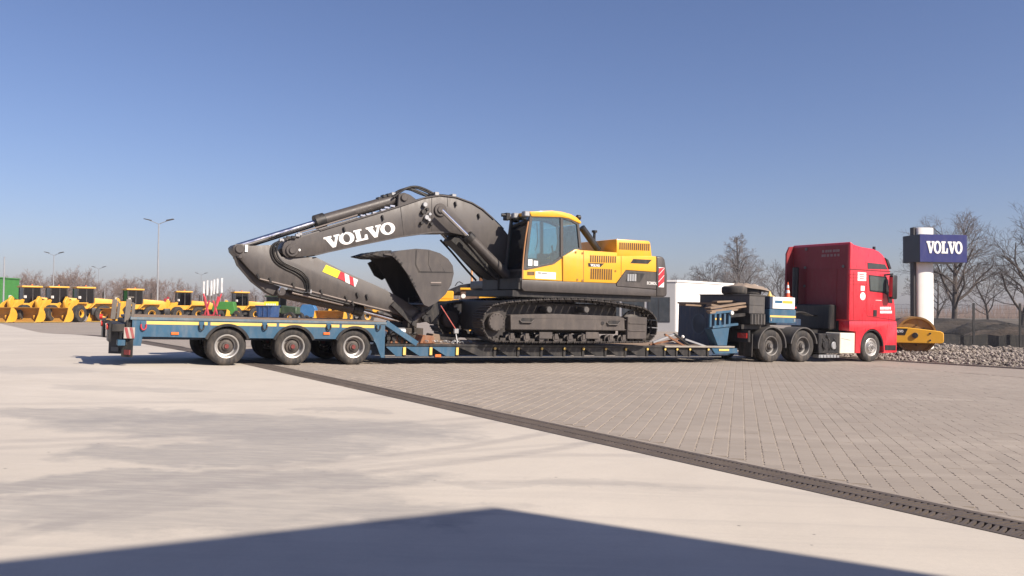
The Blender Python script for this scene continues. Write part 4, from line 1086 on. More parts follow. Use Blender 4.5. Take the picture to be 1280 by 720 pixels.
# handrail, mirrors, lamps
hr = [P(651.5, 349, TCN), P(652, 330, TCN), P(655, 300, TCN), P(659, 277, TCN)]
G().tube([(p[0], TCN - .06, p[1]) for p in hr], .02, 8, 1).part('handrail', paint('rail_orange', (.45, .22, .09), .5, .1, .1), ex)
tp = P(652, 268, .3)
for t in (-.02, .55, .95): G().box(tp[0] - .14, tp[0] + .02, t - .09, t + .09, tp[1] - .09, tp[1] + .05).part('work_lamp', (galv, galv, blacksteel)[int(t > .6)], ex, .02)
G().cyl((tp[0] - .05, .9, tp[1] + .02), (tp[0] - .25, .95, tp[1] + .02), .05, 10).part('mirror_stem', blacksteel, ex)
mp_ = P(633.5, 270, .95); G().box(mp_[0] - .07, mp_[0] + .07, .85, 1.05, mp_[1] - .12, mp_[1] + .08).part('mirror', blackplastic, ex, .02)
rl = P(728, 272, TCN); G().cyl((rl[0] - .05, .1, rl[1] + .02), (rl[0] + .06, .1, rl[1] + .02), .07, 12).part('rear_lamp', blacksteel, ex, .01)
# lower cab front and dark apron under the cab
bq = P(653, 350, TCN)
G().box(bq[0] - .10, bq[0] + .02, TCN + .03, TCF, P(653, 362, TCN)[1], bq[1] + .05).part('cab_toe', blacksteel, ex, .01)
# air-intake pipe behind the cab and its cap
a = P(727, 284, .55); b = P(748, 313, .55)
G().cyl((a[0], .55, a[1]), (b[0], .55, b[1]), .095, 16).part('intake_pipe', blackplastic, ex, .01)
c = P(743, 292, .8); G().cyl((c[0], .8, c[1] - .35), (c[0], .8, c[1] + .03), .04, 10).part('exhaust_stub', blacksteel, ex); G().cyl((c[0], .8, c[1] + .03), (c[0], .8, c[1] + .09), .08, 12).part('exhaust_cap', blacksteel, ex)
# --- boom
BT0, BT1 = CT - .35, CT + .35
top = [(376, 294.8), (400, 288), (450, 272.8), (500, 257.5), (530, 247.3), (550, 244), (570, 246.5), (590, 253.6), (603, 261.5), (617, 274), (631, 288), (645, 306), (652, 322)]
bot = [(640, 345), (628, 338), (612, 318), (598, 304), (580, 294.5), (562, 290.3), (540, 290.4), (505, 295.2), (455, 305.3), (410, 315), (393, 319.3), (372, 321.5), (359, 322), (353.5, 317), (352.5, 310.5), (355.5, 303.5), (363, 297.5)]
bm_ = PP(top + bot, BT0)
boom = G().prism(bm_, BT0, BT1).part('boom', boomgrey, ex, .012, 2)
# flange lips along the edges
def ribbon(px, t0, t1, w, nm, mt, par):
    g = G(); q = PP(px, BT0)
    for (x0, z0), (x1, z1) in zip(q, q[1:]): g.bar((x0, (t0+t1)/2, z0), (x1, (t0+t1)/2, z1), t1 - t0, w)
    return g.part(nm, mt, par)
ribbon(bot[5:11], BT0 - .03, BT1 + .03, .03, 'lower_flange', boomgrey, boom); ribbon(top[1:10], BT0 - .03, BT1 + .03, .03, 'upper_flange', boomgrey, boom)
lit = paint('flange_bright', (.30, .26, .23), .4, .1, .1, metal=.4)  # bright metal; on the stick's lower flange it paints the sunlit edge
for x, y, r in ((365, 313, .15), (550, 262.5, .17)):
    c = P(x, y, BT0); pn = G().cyl((c[0], BT0 - .05, c[1]), (c[0], BT1 + .05, c[1]), r, 24).part('pin_boss', boomgrey, ex, .012); G().cyl((c[0], BT0 - .051, c[1]), (c[0], BT0 - .085, c[1]), r*.55, 16).part('pin', boomgrey, pn, .01)
for px_ in ([(500.5, 258), (505, 294.5)], [(539.5, 247), (540, 291)], [(559, 246), (559.5, 258)]):
    strip(px_, BT0 - .002, .012, 'weld_seam', blacksteel, boom)
# the name in white slab letters
a = P(412.6, 310.3, BT0); b = P(495.2, 290.6, BT0); u = P(408.2, 296.2, BT0)
dx = Vector((b[0]-a[0], b[1]-a[1])); hz = dx.orthogonal().normalized()
Hh = .285
if hz.y < 0: hz = -hz
o0 = Vector(a) - dx.normalized() * .10; Wd = dx.length + .10
g, _ = lettering('VOLVO', lambda x, z, d: (o0.x + dx.normalized().x * (x / WORDW * Wd) + hz.x*z*Hh, BT0 - .003 - .004*d, o0.y + dx.normalized().y * (x / WORDW * Wd) + hz.y*z*Hh))
g.part('lettering', decal, boom)
for x, y in ((430, 287), (478, 272), (569, 255), (598, 270)):
    c = P(x, y, BT0); G().bar((c[0] - .02, BT0 - .03, c[1] + .06), (c[0] + .02, BT0 - .03, c[1] - .06), .06, .03).part('hose_clip', blacksteel, boom)
# valve cluster
for k, (x, y) in enumerate(((530, 256), (533, 262), (536, 268), (528, 265), (535, 275), (538, 280), (532, 272), (526, 279))):
    c = P(x, y, BT0); G().cyl((c[0], BT0 - .001, c[1]), (c[0], BT0 - .10, c[1]), .045 + .02*(k % 3 == 0), 8).part('hose_fitting', (galv, blacksteel)[k % 2], boom, .008)
# lamp bracket hoses along the top
def hose(px, t, r, nm='hose', mt=None, par=None): return G().tube([(P(x, y, BT0)[0], t, P(x, y, BT0)[1]) for x, y in px], r, 7, 2).part(nm, mt or blacksteel, par or ex)
for k, t in enumerate((CT - .22, CT - .10, CT + .12, CT + .24)):
    hose([(494, 246 - k*.3), (503, 239), (512, 233.5), (523, 232 + k*.4), (535, 236 + k), (548, 243.2), (560, 243.5), (580, 248.2), (600, 257), (617, 271), (632, 286)], t, .028)
hose([(515, 236), (524, 238.5), (536, 246)], CT - .28, .022)
for x, y in ((547.5, 242.5), (569, 245)): c = P(x, y, BT0); G().box(c[0] - .06, c[0] + .06, CT - .3, CT + .3, c[1] - .03, c[1] + .06).part('hose_clamp', galv, boom, .01)
for off, mt in ((0, chrome), (3.0, lit)):
    q = [(376, 293.2 - off), (400, 286.2 - off), (448, 271.4 - off)]
    G().tube([(P(x, y, BT0)[0], CT - .28, P(x, y, BT0)[1]) for x, y in q], .018, 6).part('steel_line', mt, boom)
for x, y in ((455, 269.5), (462, 268), (470, 266), (480, 262.5), (485, 259.5), (492, 257.5)):
    c = P(x, y, BT0); G().box(c[0] - .07, c[0] + .06, CT - .30, CT - .20, c[1] - .02, c[1] + .03).part('line_coupling', chrome, boom, .006)
# --- arm cylinder on top of the boom
def cyl_px(p0, p1, t, r, nm, mt, tp=None, bev=.01, n=20): a, b = P(*p0, tp if tp is not None else BT0), P(*p1, tp if tp is not None else BT0); return G().cyl((a[0], t, a[1]), (b[0], t, b[1]), r, n).part(nm, mt, ex, bev)
cyl_px((405, 275), (499, 248), CT, .145, 'arm_cylinder', boomgrey); cyl_px((398.5, 277), (411, 273.2), CT, .18, 'cylinder_gland', blacksteel)
cyl_px((300, 307.2), (400, 276.5), CT, .068, 'cylinder_rod', chrome, bev=0)
cyl_px((308, 309.5), (400, 280.5), CT + .22, .03, 'steel_line', blacksteel, bev=0)
c = P(507, 246.5, BT0)
for t in (CT - .20, CT + .20): G().prism(PP([(499, 258), (500, 242), (507, 240), (515, 243), (524, 250), (524, 254)], BT0), t - .05, t + .05).part('cylinder_bracket', boomgrey, ex, .015)
G().cyl((c[0], CT - .30, c[1]), (c[0], CT + .30, c[1]), .09, 16).part('pin', boomgrey, ex, .01)
for x, y in ((480, 247.5), (486, 244.5), (492, 243), (497, 241.5)): q = P(x, y, BT0); G().box(q[0] - .06, q[0] + .05, CT - .1, CT + .1, q[1] - .03, q[1] + .05).part('hose_fitting', (blacksteel, galv)[int(x) % 2], ex, .01)
# --- boom cylinders
for t in (CT - .62, CT + .62):  # far barrel in black: its shade is painted
    cyl_px((550.5, 263), (587, 299), t, .058, 'cylinder_rod', chrome, BT0 - .2, 0); cyl_px((584, 296), (640, 352), t, .125, 'boom_cylinder', boomgrey if t < CT else blacksteel, BT0 - .2); cyl_px((582.5, 294.5), (588, 300), t, .15, 'cylinder_gland', blacksteel, BT0 - .2)
    hose([(578, 300), (590, 312), (606, 330), (622, 346)], t + .05, .03); 
    hose([(572, 297), (586, 312), (602, 332), (618, 350)], t + .12, .03)
g0 = PP([(566, 300), (575, 292), (606, 322), (640, 350), (638, 362), (606, 338)], BT0); G().prism(g0, CT - .25, CT + .25).part('boom_underside', blacksteel, ex)
G().prism(PP([(626, 330), (652, 318), (660, 362), (628, 368)], BT0), CT - .42, CT + .42).part('boom_foot', blacksteel, ex, .02)
G().box(P(622, 350, 1.0)[0], 7.8, .98, 1.9, 1.9, 2.3).part('swing_post', blacksteel, ex, .02)
# --- stick
ST0, ST1 = CT - .30, CT + .30
stk2 = [(291, 308.5), (294.5, 305.4), (303, 304.6), (313, 307.2), (343, 306), (352, 321), (395, 321.3), (412, 330), (428, 338.2), (450, 348), (473, 358), (500, 372), (532, 392), (534, 402), (524, 404), (485, 388.5), (445, 379), (400, 367.5), (365, 358.8), (324, 348.8), (311, 336), (299, 322), (292, 314)]
stick = G().prism(PP(stk2, ST0), ST0, ST1).part('stick', boomgrey, ex, .012, 2)
ribbon2 = [(324, 348.2), (365, 358.2), (400, 366.9), (445, 378.6), (487, 388.8)]
g = G(); q = PP(ribbon2, ST0)
for (x0, z0), (x1, z1) in zip(q, q[1:]): g.bar((x0, CT, z0), (x1, CT, z1), .66, .025)
g.part('lower_flange', lit, stick)
# bucket-cylinder bracket under the stick
G().prism(PP([(296, 320), (312, 337), (326, 350), (352, 358), (352, 366), (346, 370.5), (336, 366), (318, 352), (300, 331)], ST0), CT - .16, CT + .16).part('cylinder_bracket', boomgrey, ex, .012)
for x, y, r in ((299.5, 311, .10), (300.5, 320.6, .05), (351.5, 364.5, .10)):
    c = P(x, y, ST0); pn = G().cyl((c[0], ST0 - .04, c[1]), (c[0], ST1 + .04, c[1]), r, 20).part('pin_boss', boomgrey, ex, .01)
c = P(307.8, 309.5, ST0); G().box(c[0] - .03, c[0] + .03, ST0 - .03, ST0, c[1] - .10, c[1] + .06).part('grease_plate', decal, stick)
c = P(350.5, 363, ST0); G().tube([(c[0], ST0 - .02, c[1] + .08), (c[0] - .05, ST0 - .03, c[1]), (c[0], ST0 - .03, c[1] - .05)], .018, 6, 1).part('grease_line', chrome, stick)
cyl_px((352, 366), (452, 388), CT, .115, 'bucket_cylinder', boomgrey, ST0); cyl_px((446, 386.5), (458, 389.3), CT, .14, 'cylinder_gland', blacksteel, ST0); cyl_px((455, 388.5), (514, 404.5), CT, .06, 'cylinder_rod', chrome, ST0, 0)
cyl_px((360, 361.5), (440, 381), CT - .26, .025, 'steel_line', blacksteel, ST0, 0); cyl_px((366, 365.8), (430, 381), CT - .22, .03, 'steel_line', lit, ST0, 0)
for x, y in ((322, 346), (337, 350.5), (366, 357), (401, 365.5), (432, 373), (446, 369), (458, 371.5), (440, 380)):
    c = P(x, y, ST0); G().bar((c[0] - .01, ST0 - .03, c[1] + .07), (c[0] + .03, ST0 - .03, c[1] - .05), .05, .035).part('hose_clip', blacksteel, stick)
for k, dx_ in enumerate((0, 3.0, 6.0)):
    hose([(352 - dx_*.2, 301), (346 - dx_, 306), (344.5 - dx_, 316), (350 - dx_, 326 + dx_*.3), (362 - dx_, 332 + dx_*.6), (376 - dx_, 338 + dx_*.6), (385 - dx_*.8, 348 + dx_*.3), (387 - dx_*.7, 358), (386 - dx_*.6, 365)], ST0 - .09 + .04*k, .026)
for x, y in ((352, 300.5), (357, 299), (361, 297.5), (367, 297), (372, 294.5), (374.5, 293)): c = P(x, y, BT0); G().box(c[0] - .06, c[0] + .05, BT0 - .06, BT0 + .04, c[1] - .03, c[1] + .04).part('hose_fitting', (galv, blacksteel)[int(x) % 2], ex, .01)
c = P(386.2, 364.5, ST0); G().box(c[0] - .05, c[0] + .05, ST0 - .08, ST0, c[1] - .04, c[1] + .05).part('hose_fitting', galv, stick, .01)
c = P(374, 312.5, BT0); G().cyl((c[0], BT0 - .02, c[1]), (c[0], BT0 - .03, c[1]), .03, 10).part('grease_nipple', decal, boom)
c = P(370.5, 312.3, BT0); 
# yellow notice and red-white board on the stick
nq = PP([(407.5, 331), (425.5, 339), (421.5, 347.5), (403, 339.5)], ST0); G().prism(nq, ST0 - .006, ST0 - .001).part('yellow_notice', yel_print, stick)
A, B_, C_, D_ = (425.8, 339.2), (447.5, 350.0), (444.0, 358.5), (422, 347.6)
wq = G().prism(PP([A, B_, C_, D_], ST0), ST0 - .006, ST0 - .001).part('warning_board', decal, stick)
def lerp(a, b, f): return (a[0] + (b[0]-a[0])*f, a[1] + (b[1]-a[1])*f)
for f0, f1 in ((.0, .22), (.48, .72)):
    G().prism(PP([lerp(A, B_, f0), lerp(A, B_, f1), lerp(D_, C_, min(1, f1 + .22)), lerp(D_, C_, f0 + (.0 if f0 == 0 else .22))], ST0), ST0 - .010, ST0 - .0065).part('red_band', red_print, wq)
# --- bucket
KT0, KT1 = CT - .86, CT + .86
kp = PP([(488, 317.2), (500, 313), (520, 310.8), (536, 312), (550, 316.5), (560, 323.5), (566, 332), (567.3, 342), (564, 356), (557, 368), (546, 378), (536, 383.5), (530, 381)], KT0)
side = kp + PP([(524, 370), (517, 357), (510, 343), (500, 329)], KT0)
bk_ = G()
bk_.prism(side, KT0, KT0 + .05); bk_.prism(side, KT1 - .05, KT1)
th_ = .045
inn = []
for i, (x, z) in enumerate(kp):
    a = Vector(kp[max(i-1, 0)]); b = Vector(kp[min(i+1, len(kp)-1)]); d = (b - a).normalized(); nrm = Vector((d.y, -d.x))
    inn.append((x + nrm.x*th_, z + nrm.y*th_))
cx = sum(p[0] for p in kp)/len(kp); cz_ = sum(p[1] for p in kp)/len(kp)
if math.dist(inn[5], (cx, cz_)) > math.dist(kp[5], (cx, cz_)): inn = [(2*k[0] - i[0], 2*k[1] - i[1]) for k, i in zip(kp, inn)]
n = len(kp)
bk_.add([(x, KT0 + .045, z) for x, z in kp] + [(x, KT1 - .045, z) for x, z in kp] + [(x, KT0 + .045, z) for x, z in inn] + [(x, KT1 - .045, z) for x, z in inn],
        [(i, i+1, n+i+1, n+i) for i in range(n-1)] + [(2*n+i, 3*n+i, 3*n+i+1, 2*n+i+1) for i in range(n-1)] + [(0, n, 3*n, 2*n), (n-1, 3*n-1, 4*n-1, 2*n-1)])
bucket = bk_.part('bucket', boomgrey, ex)
# cutting lip and teeth
lp = Vector((kp[0][0], 0, kp[0][1])); dirr = (Vector((kp[0][0], kp[0][1])) - Vector((kp[2][0], kp[2][1]))).normalized()
G().prism([(lp.x + .12, lp.z + .02), (lp.x - .16, lp.z - .0 + .02*0), (lp.x - .16, lp.z - .035), (lp.x + .12, lp.z - .06)], KT0 + .0, KT1 - .0).part('cutting_lip', boomgrey, bucket, .006)
for k in range(5):
    t = KT0 + .12 + k * .37
    G().prism([(lp.x + .05, lp.z + .09), (lp.x - .18, lp.z + .07), (lp.x - .46, lp.z - .03), (lp.x - .46, lp.z - .05), (lp.x - .18, lp.z - .09), (lp.x + .05, lp.z - .08)], t - .07, t + .07).part('bucket_tooth', blacksteel, bucket, .012)
for k in range(4):
    t = KT0 + .31 + k * .37; G().box(lp.x - .22, lp.x - .05, t - .10, t + .10, lp.z - .06, lp.z + .05).part('lip_shroud', blacksteel, bucket, .01)
G().prism(PP([(497, 322), (489, 326), (498, 343), (508, 349), (512, 346)], KT0), KT1 - .04, KT1 + .03).part('side_cutter', blacksteel, bucket, .006)
# side wear plates, bolts, handles
for pts in ([(520.5, 312.4), (519.5, 330.5), (524, 340)], [(535.8, 314), (534.8, 330.5), (539, 340)], [(550, 330.5), (555.5, 340)], [(523, 340.2), (566, 340.4)]):
    strip(pts, KT0 - .004, .022, 'wear_plate_edge', blacksteel, bucket)
G().prism(PP([(520.5, 312.2), (535.4, 313), (534.4, 330.5), (538.6, 339.6), (524.4, 339.4), (519.8, 330.5)], KT0), KT0 - .012, KT0 - .001).part('wear_plate', boomgrey, bucket, .004)
G().prism(PP([(536.3, 313.4), (549.5, 317.5), (550.2, 330.5), (555, 339.7), (539.5, 339.7), (535.3, 330.5)], KT0), KT0 - .012, KT0 - .001).part('wear_plate', boomgrey, bucket, .004)
for x, y in ((495, 321), (498, 325), (502, 329), (512, 345), (514.5, 349.5), (517, 354), (518.5, 358)):
    c = P(x, y, KT0); G().cyl((c[0], KT0 - .001, c[1]), (c[0], KT0 - .02, c[1]), .03, 8).part('bolt', blacksteel, bucket)
strip([(538.5, 353.2), (551.5, 353.2)], KT0 - .006, .03, 'stamp', lit, bucket); strip([(538.5, 356.5), (551.5, 356.5)], KT0 - .004, .02, 'stamp', blacksteel, bucket)
# ears and linkage
for t in (CT - .38, CT + .38): G().prism(PP([(524, 372), (545, 374), (548, 392), (537, 405), (526, 398)], BT0), t - .04, t + .04).part('bucket_ear', blacksteel, bucket, .01)
for t in (CT - .36, CT + .36):
    G().tube([(P(x, y, BT0)[0], t, P(x, y, BT0)[1]) for x, y in ((516, 405), (520, 398), (527, 392), (533, 389))], .07, 10, 1).part('bucket_link', boomgrey, ex); G().bar((P(490, 379, BT0)[0], t, P(490, 379, BT0)[1]), (P(516, 404, BT0)[0], t, P(516, 404, BT0)[1]), .06, .14).part('rocker_link', blacksteel, ex, .01)
for x, y in ((516, 404.5), (533, 390), (531, 399)): c = P(x, y, BT0); G().cyl((c[0], CT - .45, c[1]), (c[0], CT + .45, c[1]), .07, 14).part('pin', blacksteel, ex, .01)
BASE = Vector((0, 0, 0))

# lashing and timber on the bed
s0_, h0_ = P(551, 382, .6); s1_, h1_ = P(570, 412, .35)
g = G(); g.bar((s0_, .6, h0_), (s1_, .35, h1_), .05, .012); ls = thing('lashing_strap', 'pinkish red lashing strap slanting down in front of the excavator tracks', 'strap', RIG, (s1_, .35, h1_))
g.part('webbing', strap_m, ls); G().box(s1_ - .06, s1_ + .06, .31, .39, h1_ - .10, h1_ + .02).part('ratchet', galv, ls, .008); G().tube([(s1_, .35, h1_ - .1), (s1_ + .02, .30, .56), (s1_, .26, .50)], .016, 6).part('hook', galv, ls)
BASE = Vector((0, 0, 0))
rk_ = random.Random(9)
for k, (x0, x1, t, lab) in enumerate(((484, 502, .35, 'rust brown timber chock on the bed under the blue brace'), (521, 540, .45, 'rust brown timber block on the bed below the bucket linkage'), (534, 547, .9, 'darker timber block behind the bed rail by the strap'))):
    a = P(x0, 429, t)[0]; b = P(x1, 429, t)[0]
    hh_ = .17 + .02*k
    o = G().prism([(a, .499), (b, .499), (b - .04, .499 + hh_), (a + .08, .499 + hh_*1.1)], t - .2, t + .25).mesh('block', rusty if k < 2 else wood, .012, off=(a, t, .499))
    ob = place('timber_chock', o); ob.matrix_world = RIG @ Matrix.Translation((a, t, .499)); tag(ob, lab, 'chock', 'timber chocks on the trailer bed')
for k, (s, t, h, l, rz) in enumerate(((4.35, .95, .50, 1.5, 90), (4.62, .95, .50, 1.5, 90), (4.90, .95, .50, 1.5, 90), (4.42, .98, .68, 1.4, 90), (4.72, .98, .68, 1.4, 90), (4.55, 1.0, .86, 1.3, 90))):  # dark blocks added to fill an unidentified black area below the bucket
    o = G().box(0, .25, 0, l, 0, .172).mesh('sleeper', paint('added_block_black', (.035, .029, .024), .85, .3, .25) if k == 0 else MATS['added_block_black'], .012, off=(0, 0, 0)); ob = place('added_dark_block', o); ob.matrix_world = RIG @ Matrix.Translation((s, t, h)) @ Matrix.Rotation(RAD(rk_.uniform(-2, 2)), 4, 'Z'); tag(ob, 'added dark block of the stack under the bucket linkage', 'sleeper', 'added dark blocks stacked under the bucket')
g = G(); ch = thing('lashing_chain', 'dark lashing chain heaped on the bed rail in front of the track', 'chain', RIG, (5.0, .3, .5))
for k in range(46):
    x = 4.55 + k * .035; y = .30 + .10*math.sin(k*.9) + .04*rk_.random(); z = .515 + .05*abs(math.sin(k*.37)) + .015*(k % 2)
    v = G().lathe([(.030, 0), (.024, .006), (.018, 0), (.024, -.006)], 8, closed=True)
    R3 = Matrix.Rotation(rk_.random()*3, 3, 'Z') @ Matrix.Rotation(math.pi/2*(k % 2), 3, 'X')
    g.add([tuple((R3 @ Vector((p[0]*1.4, p[1], p[2]))) + Vector((x, y, z))) for p in v.v], v.f)
stuff(g.part('links', galv, ch))
BASE = Vector((0, 0, 0))
# ================================================================== ROADSIDE SIGN, ROLLER, GRAVEL, FENCE
def ground_frame(px, py=None, Y=None, yaw=0.0, z_off=0.0):
    """frame standing on the ground where pixel column px meets depth Y"""
    p = at_depth(px, 390, Y); z = zg(p.x, p.y) + z_off
    return Matrix.Translation((p.x, p.y, z)) @ Matrix.Rotation(yaw, 4, 'Z')
YS = 34.5
kS = F / YS
SGN = ground_frame(1155.5, Y=YS, yaw=RAD(8))
zb = SGN.translation.z
def hgt(y, x, Y, z0): return at_depth(x, y, Y).z - z0
sg_ = thing('pylon_sign', 'tall white pylon with dark blue box sign lettered in white beside the roller', 'sign', SGN)
Htop = hgt(285, 1155, YS, zb)
pts = [(.37*math.cos(a), -.06 - .11*math.sin(a)) for a in [math.pi*k/14 for k in range(15)]]
G().prism_z([(x, y) for x, y in pts] + [(-.37, .10), (.37, .10)], 0, Htop).part('column', white_p, sg_, .008)
G().box(-.50, -.374, -.02, .22, 0, Htop + .02).part('rear_slab', slab_grey, sg_, .01)
z0_, z1_ = hgt(328.5, 1170, YS, zb), hgt(294.5, 1170, YS, zb)
G().box(-.56, 1.56, -.52, .62, z0_, z1_).part('sign_box', sign_side, sg_, .01)  # box sides darker than the face: shade put into the colour
G().box(-.56, 1.56, -.545, -.521, z0_, z1_).part('sign_face', signblue, sg_, .004)
lw = 1.62; lz = z0_ + .36; lh = .50
g, _ = lettering('VOLVO', lambda x, z, d: (-.28 + x/WORDW*lw, -.547 - .02*d, lz + z*lh)); g.part('lettering', decal, sg_)
G().box(-.7, .55, -.5, .65, -.05, .10).part('plinth', wallgrey, sg_, .01)

YR = 32.8
ROL = ground_frame(1141.5, Y=YR, yaw=RAD(-20), z_off=.12)
ro = thing('road_roller', 'yellow single-drum road roller standing on the gravel in front of the pylon', 'roller', ROL)
dr_ = .72
g = G(); g.lathe([(.001, -.92), (dr_ - .10, -.92), (dr_ - .07, -1.0), (dr_, -1.0), (dr_, 1.0), (dr_ - .07, 1.0), (dr_ - .10, .92), (.001, .92)], 40, (0, 0, dr_)); dru = g.part('drum', paint('drum_ochre', (.34, .19, .05), .55, .25, .35, metal=.2), ro)
fz0, fz1 = .40, 1.02
for y0, y1 in ((-1.25, -1.05), (1.05, 1.25)): G().prism([(-1.35, fz0 + .02), (.84, fz0 + .02), (.92, fz0 + .08), (.92, fz1 - .20), (.80, fz1 - .13), (-.35, fz1), (-1.35, fz1 - .02)], y0, y1).part('drum_frame', yellow, ro, .02)
G().box(.70, .88, -1.05, 1.05, fz0 + .1, fz1 - .35).part('front_beam', yellow, ro, .02); G().box(-1.35, -.9, -1.05, 1.05, fz0 + .1, fz1).part('rear_beam', yellow, ro, .02)
pl_ = G().prism([(-1.0, fz1 - .02), (-.32, fz1 - .05), (-.42, fz1 - .30), (-1.0, fz1 - .30)], -1.256, -1.251).part('dark_plate', blackplastic, ro)
g, _ = lettering('VOLVO', lambda x, z, d: (-.84 + x/WORDW*.36, -1.258 - .004*d, fz1 - .20 + z*.10)); g.part('lettering', decal, pl_)
G().cyl((-.07, -1.251, .72), (-.07, -1.30, .72), .11, 14).part('drum_bearing', blacksteel, ro, .01)
for z in (.58, .84): G().cyl((.45, -1.251, z - .04), (.45, -1.275, z - .04), .035, 8).part('bolt', blacksteel, ro)
for k in range(8): G().cyl((.38*math.cos(k*.785), -.93, dr_ + .38*math.sin(k*.785)), (.38*math.cos(k*.785), -.96, dr_ + .38*math.sin(k*.785)), .03, 6).part('bolt', blacksteel, dru)
G().box(-3.9, -1.55, -.75, .75, .75, 1.75).part('engine_hood', yellow, ro, .08, 2)
rt_ty = tyre_mesh('wheel', .74, .36, .5, grooves=6); rt_rim = rim_mesh('rim', .36, 'dish', yellow, 8)
for y, fa in ((-1.05, False), (1.05, True)):
    w = place('wheel', rt_ty, ro, (-2.9, y, .74), (0, 0, math.pi if fa else 0)); place('rim', rt_rim, w)
g = G()
for x in (-1.7, -2.6):
    for y in (-.7, .7): g.box(x - .04, x + .04, y - .04, y + .04, 1.5, 2.35)
g.part('canopy_posts', blacksteel, ro)

# gravel bank: uneven bed and loose stones
def gravel_mat():
    m, nt, n = nodes_of('gravel_stones')
    ge = nt.nodes.new('ShaderNodeNewGeometry'); r = ge.outputs['Random Per Island']
    a = noise(nt, ge.outputs['Position'], 9, 4, .7)
    c = mixc(nt, r, (.10, .083, .07), (.42, .37, .32)); c = mixc(nt, ramp(nt, a, .4, .7, 0, .4), c, (.22, .18, .15))
    principled(nt, c, .9, 0, 0, a, .3, .01); return m
gmat = gravel_mat()
G0, G1 = at_ground(1062, 447.5), at_ground(1300, 462.5)
gd = Vector((G1.x - G0.x, G1.y - G0.y)); gl = gd.length + 16; gd.normalize(); gn = Vector((-gd.y, gd.x))
if gn.y < 0: gn = -gn
gstart = Vector((G0.x, G0.y)) - gd * 9
def gxy(u, v): p = gstart + gd*u + gn*v; return p.x, p.y
def gprof(v): return .06 * smooth(0, .8, v) + .08 * smooth(.5, 3, v)
kerb = thing('edge_kerb', 'low concrete kerb between the paved yard and the gravel', 'kerb')
g = G()
for k in range(int(gl)):
    a = [(*gxy(k + d, v), zg(*gxy(k + d, v)) + .05) for d, v in ((0, -.14), (.985, -.14), (.985, -.02), (0, -.02))]; b = [(p[0], p[1], p[2] - .2) for p in a]
    G().add(a + b, [(0,1,2,3),(7,6,5,4),(0,4,5,1),(2,6,7,3),(1,5,6,2),(3,7,4,0)]).part('kerb_stone', pav_far, kerb, .008)
grid_sheet('gravel_bank', soil, lambda u, v: (*gxy(u, v), zg(*gxy(u, v)) + gprof(v) - .01), 60, 24, spaced(0, gl), spaced(0, 11.0))
rg = random.Random(11); gv = []; gf = []
ico = [(0,0,1),(.9,0,.3),(.28,.85,.35),(-.72,.53,.3),(-.72,-.53,.35),(.28,-.85,.3),(.6,.5,-.5),(-.4,.7,-.5),(-.8,-.1,-.5),(-.3,-.7,-.5),(.7,-.4,-.5)]
icf = [(0,1,2),(0,2,3),(0,3,4),(0,4,5),(0,5,1),(1,6,2),(2,7,3),(3,8,4),(4,9,5),(5,10,1),(1,10,6),(2,6,7),(3,7,8),(4,8,9),(5,9,10)]
for k in range(26000):
    u = rg.uniform(0, gl); v = rg.random() ** 1.25 * 10.6
    x, y = gxy(u, v); r = rg.uniform(.028, .066) * (1.35 if rg.random() < .12 else 1)
    if x > .70*y or x < 9: continue
    z = zg(x, y) + gprof(v) + r*.35 + (rg.random() < .35) * r * .9
    a = rg.uniform(0, 6.28); c_, s_ = math.cos(a), math.sin(a); sx_, sy_, sz_ = r*rg.uniform(.8, 1.4), r*rg.uniform(.7, 1.1), r*rg.uniform(.6, 1.0); b = len(gv)
    til = rg.uniform(-.5, .5)
    for p in ico:
        j = rg.uniform(.8, 1.2); px_, py_, pz_ = p[0]*sx_*j, p[1]*sy_*j, p[2]*sz_*j
        pz_, px_ = pz_*math.cos(til) - px_*math.sin(til), pz_*math.sin(til) + px_*math.cos(til)
        gv.append((x + px_*c_ - py_*s_, y + px_*s_ + py_*c_, z + pz_))
    gf += [tuple(i + b for i in f) for f in icf]
me = bpy.data.meshes.new('gravel'); me.from_pydata(gv, [], gf); me.materials.append(gmat); o = place('gravel', me); tag(o, 'grey-brown loose gravel stones along the edge of the yard', 'gravel'); stuff(o); del o['category']

# fence of dark posts and wire mesh behind the gravel
fmat = paint('fence_anthracite', (.012, .013, .014), .5, .2, .1)
YF0 = 40.0
def fence_pt(x):
    d = ray(x, 400); k = (YF0 - CAMP.y) / (d.y); p = CAMP + d * k; return p.x, p.y
f_xs = [1113, 1165, 1217, 1275, 1333]
fe = thing('mesh_fence', 'dark wire mesh fence with thin posts behind the gravel', 'fence', base=(*fence_pt(1217), zg(*fence_pt(1217))))
for i, x in enumerate(f_xs):
    X, Y_ = fence_pt(x); z = zg(X, Y_) + .1; G().box(X - .045, X + .045, Y_ - .03, Y_ + .03, z - .3, z + 2.05).part('fence_post', fmat, fe)
for a, b in zip(f_xs, f_xs[1:]):
    Xa, Ya = fence_pt(a); Xb, Yb = fence_pt(b); z = zg(Xa, Ya) + .12; g = G()
    n_ = int((Xb - Xa) / .05)
    for k in range(1, n_): x = Xa + (Xb - Xa)*k/n_; g.box(x - .0014, x + .0014, Ya - .0014, Ya + .0014, z, z + 1.95)
    for k in range(11): zz = z + k*.193; g.box(Xa + .046, Xb - .046, Ya - .008, Ya - .003, zz, zz + .006)
    g.part('mesh_panel', fmat, fe)
BASE = Vector((0, 0, 0))
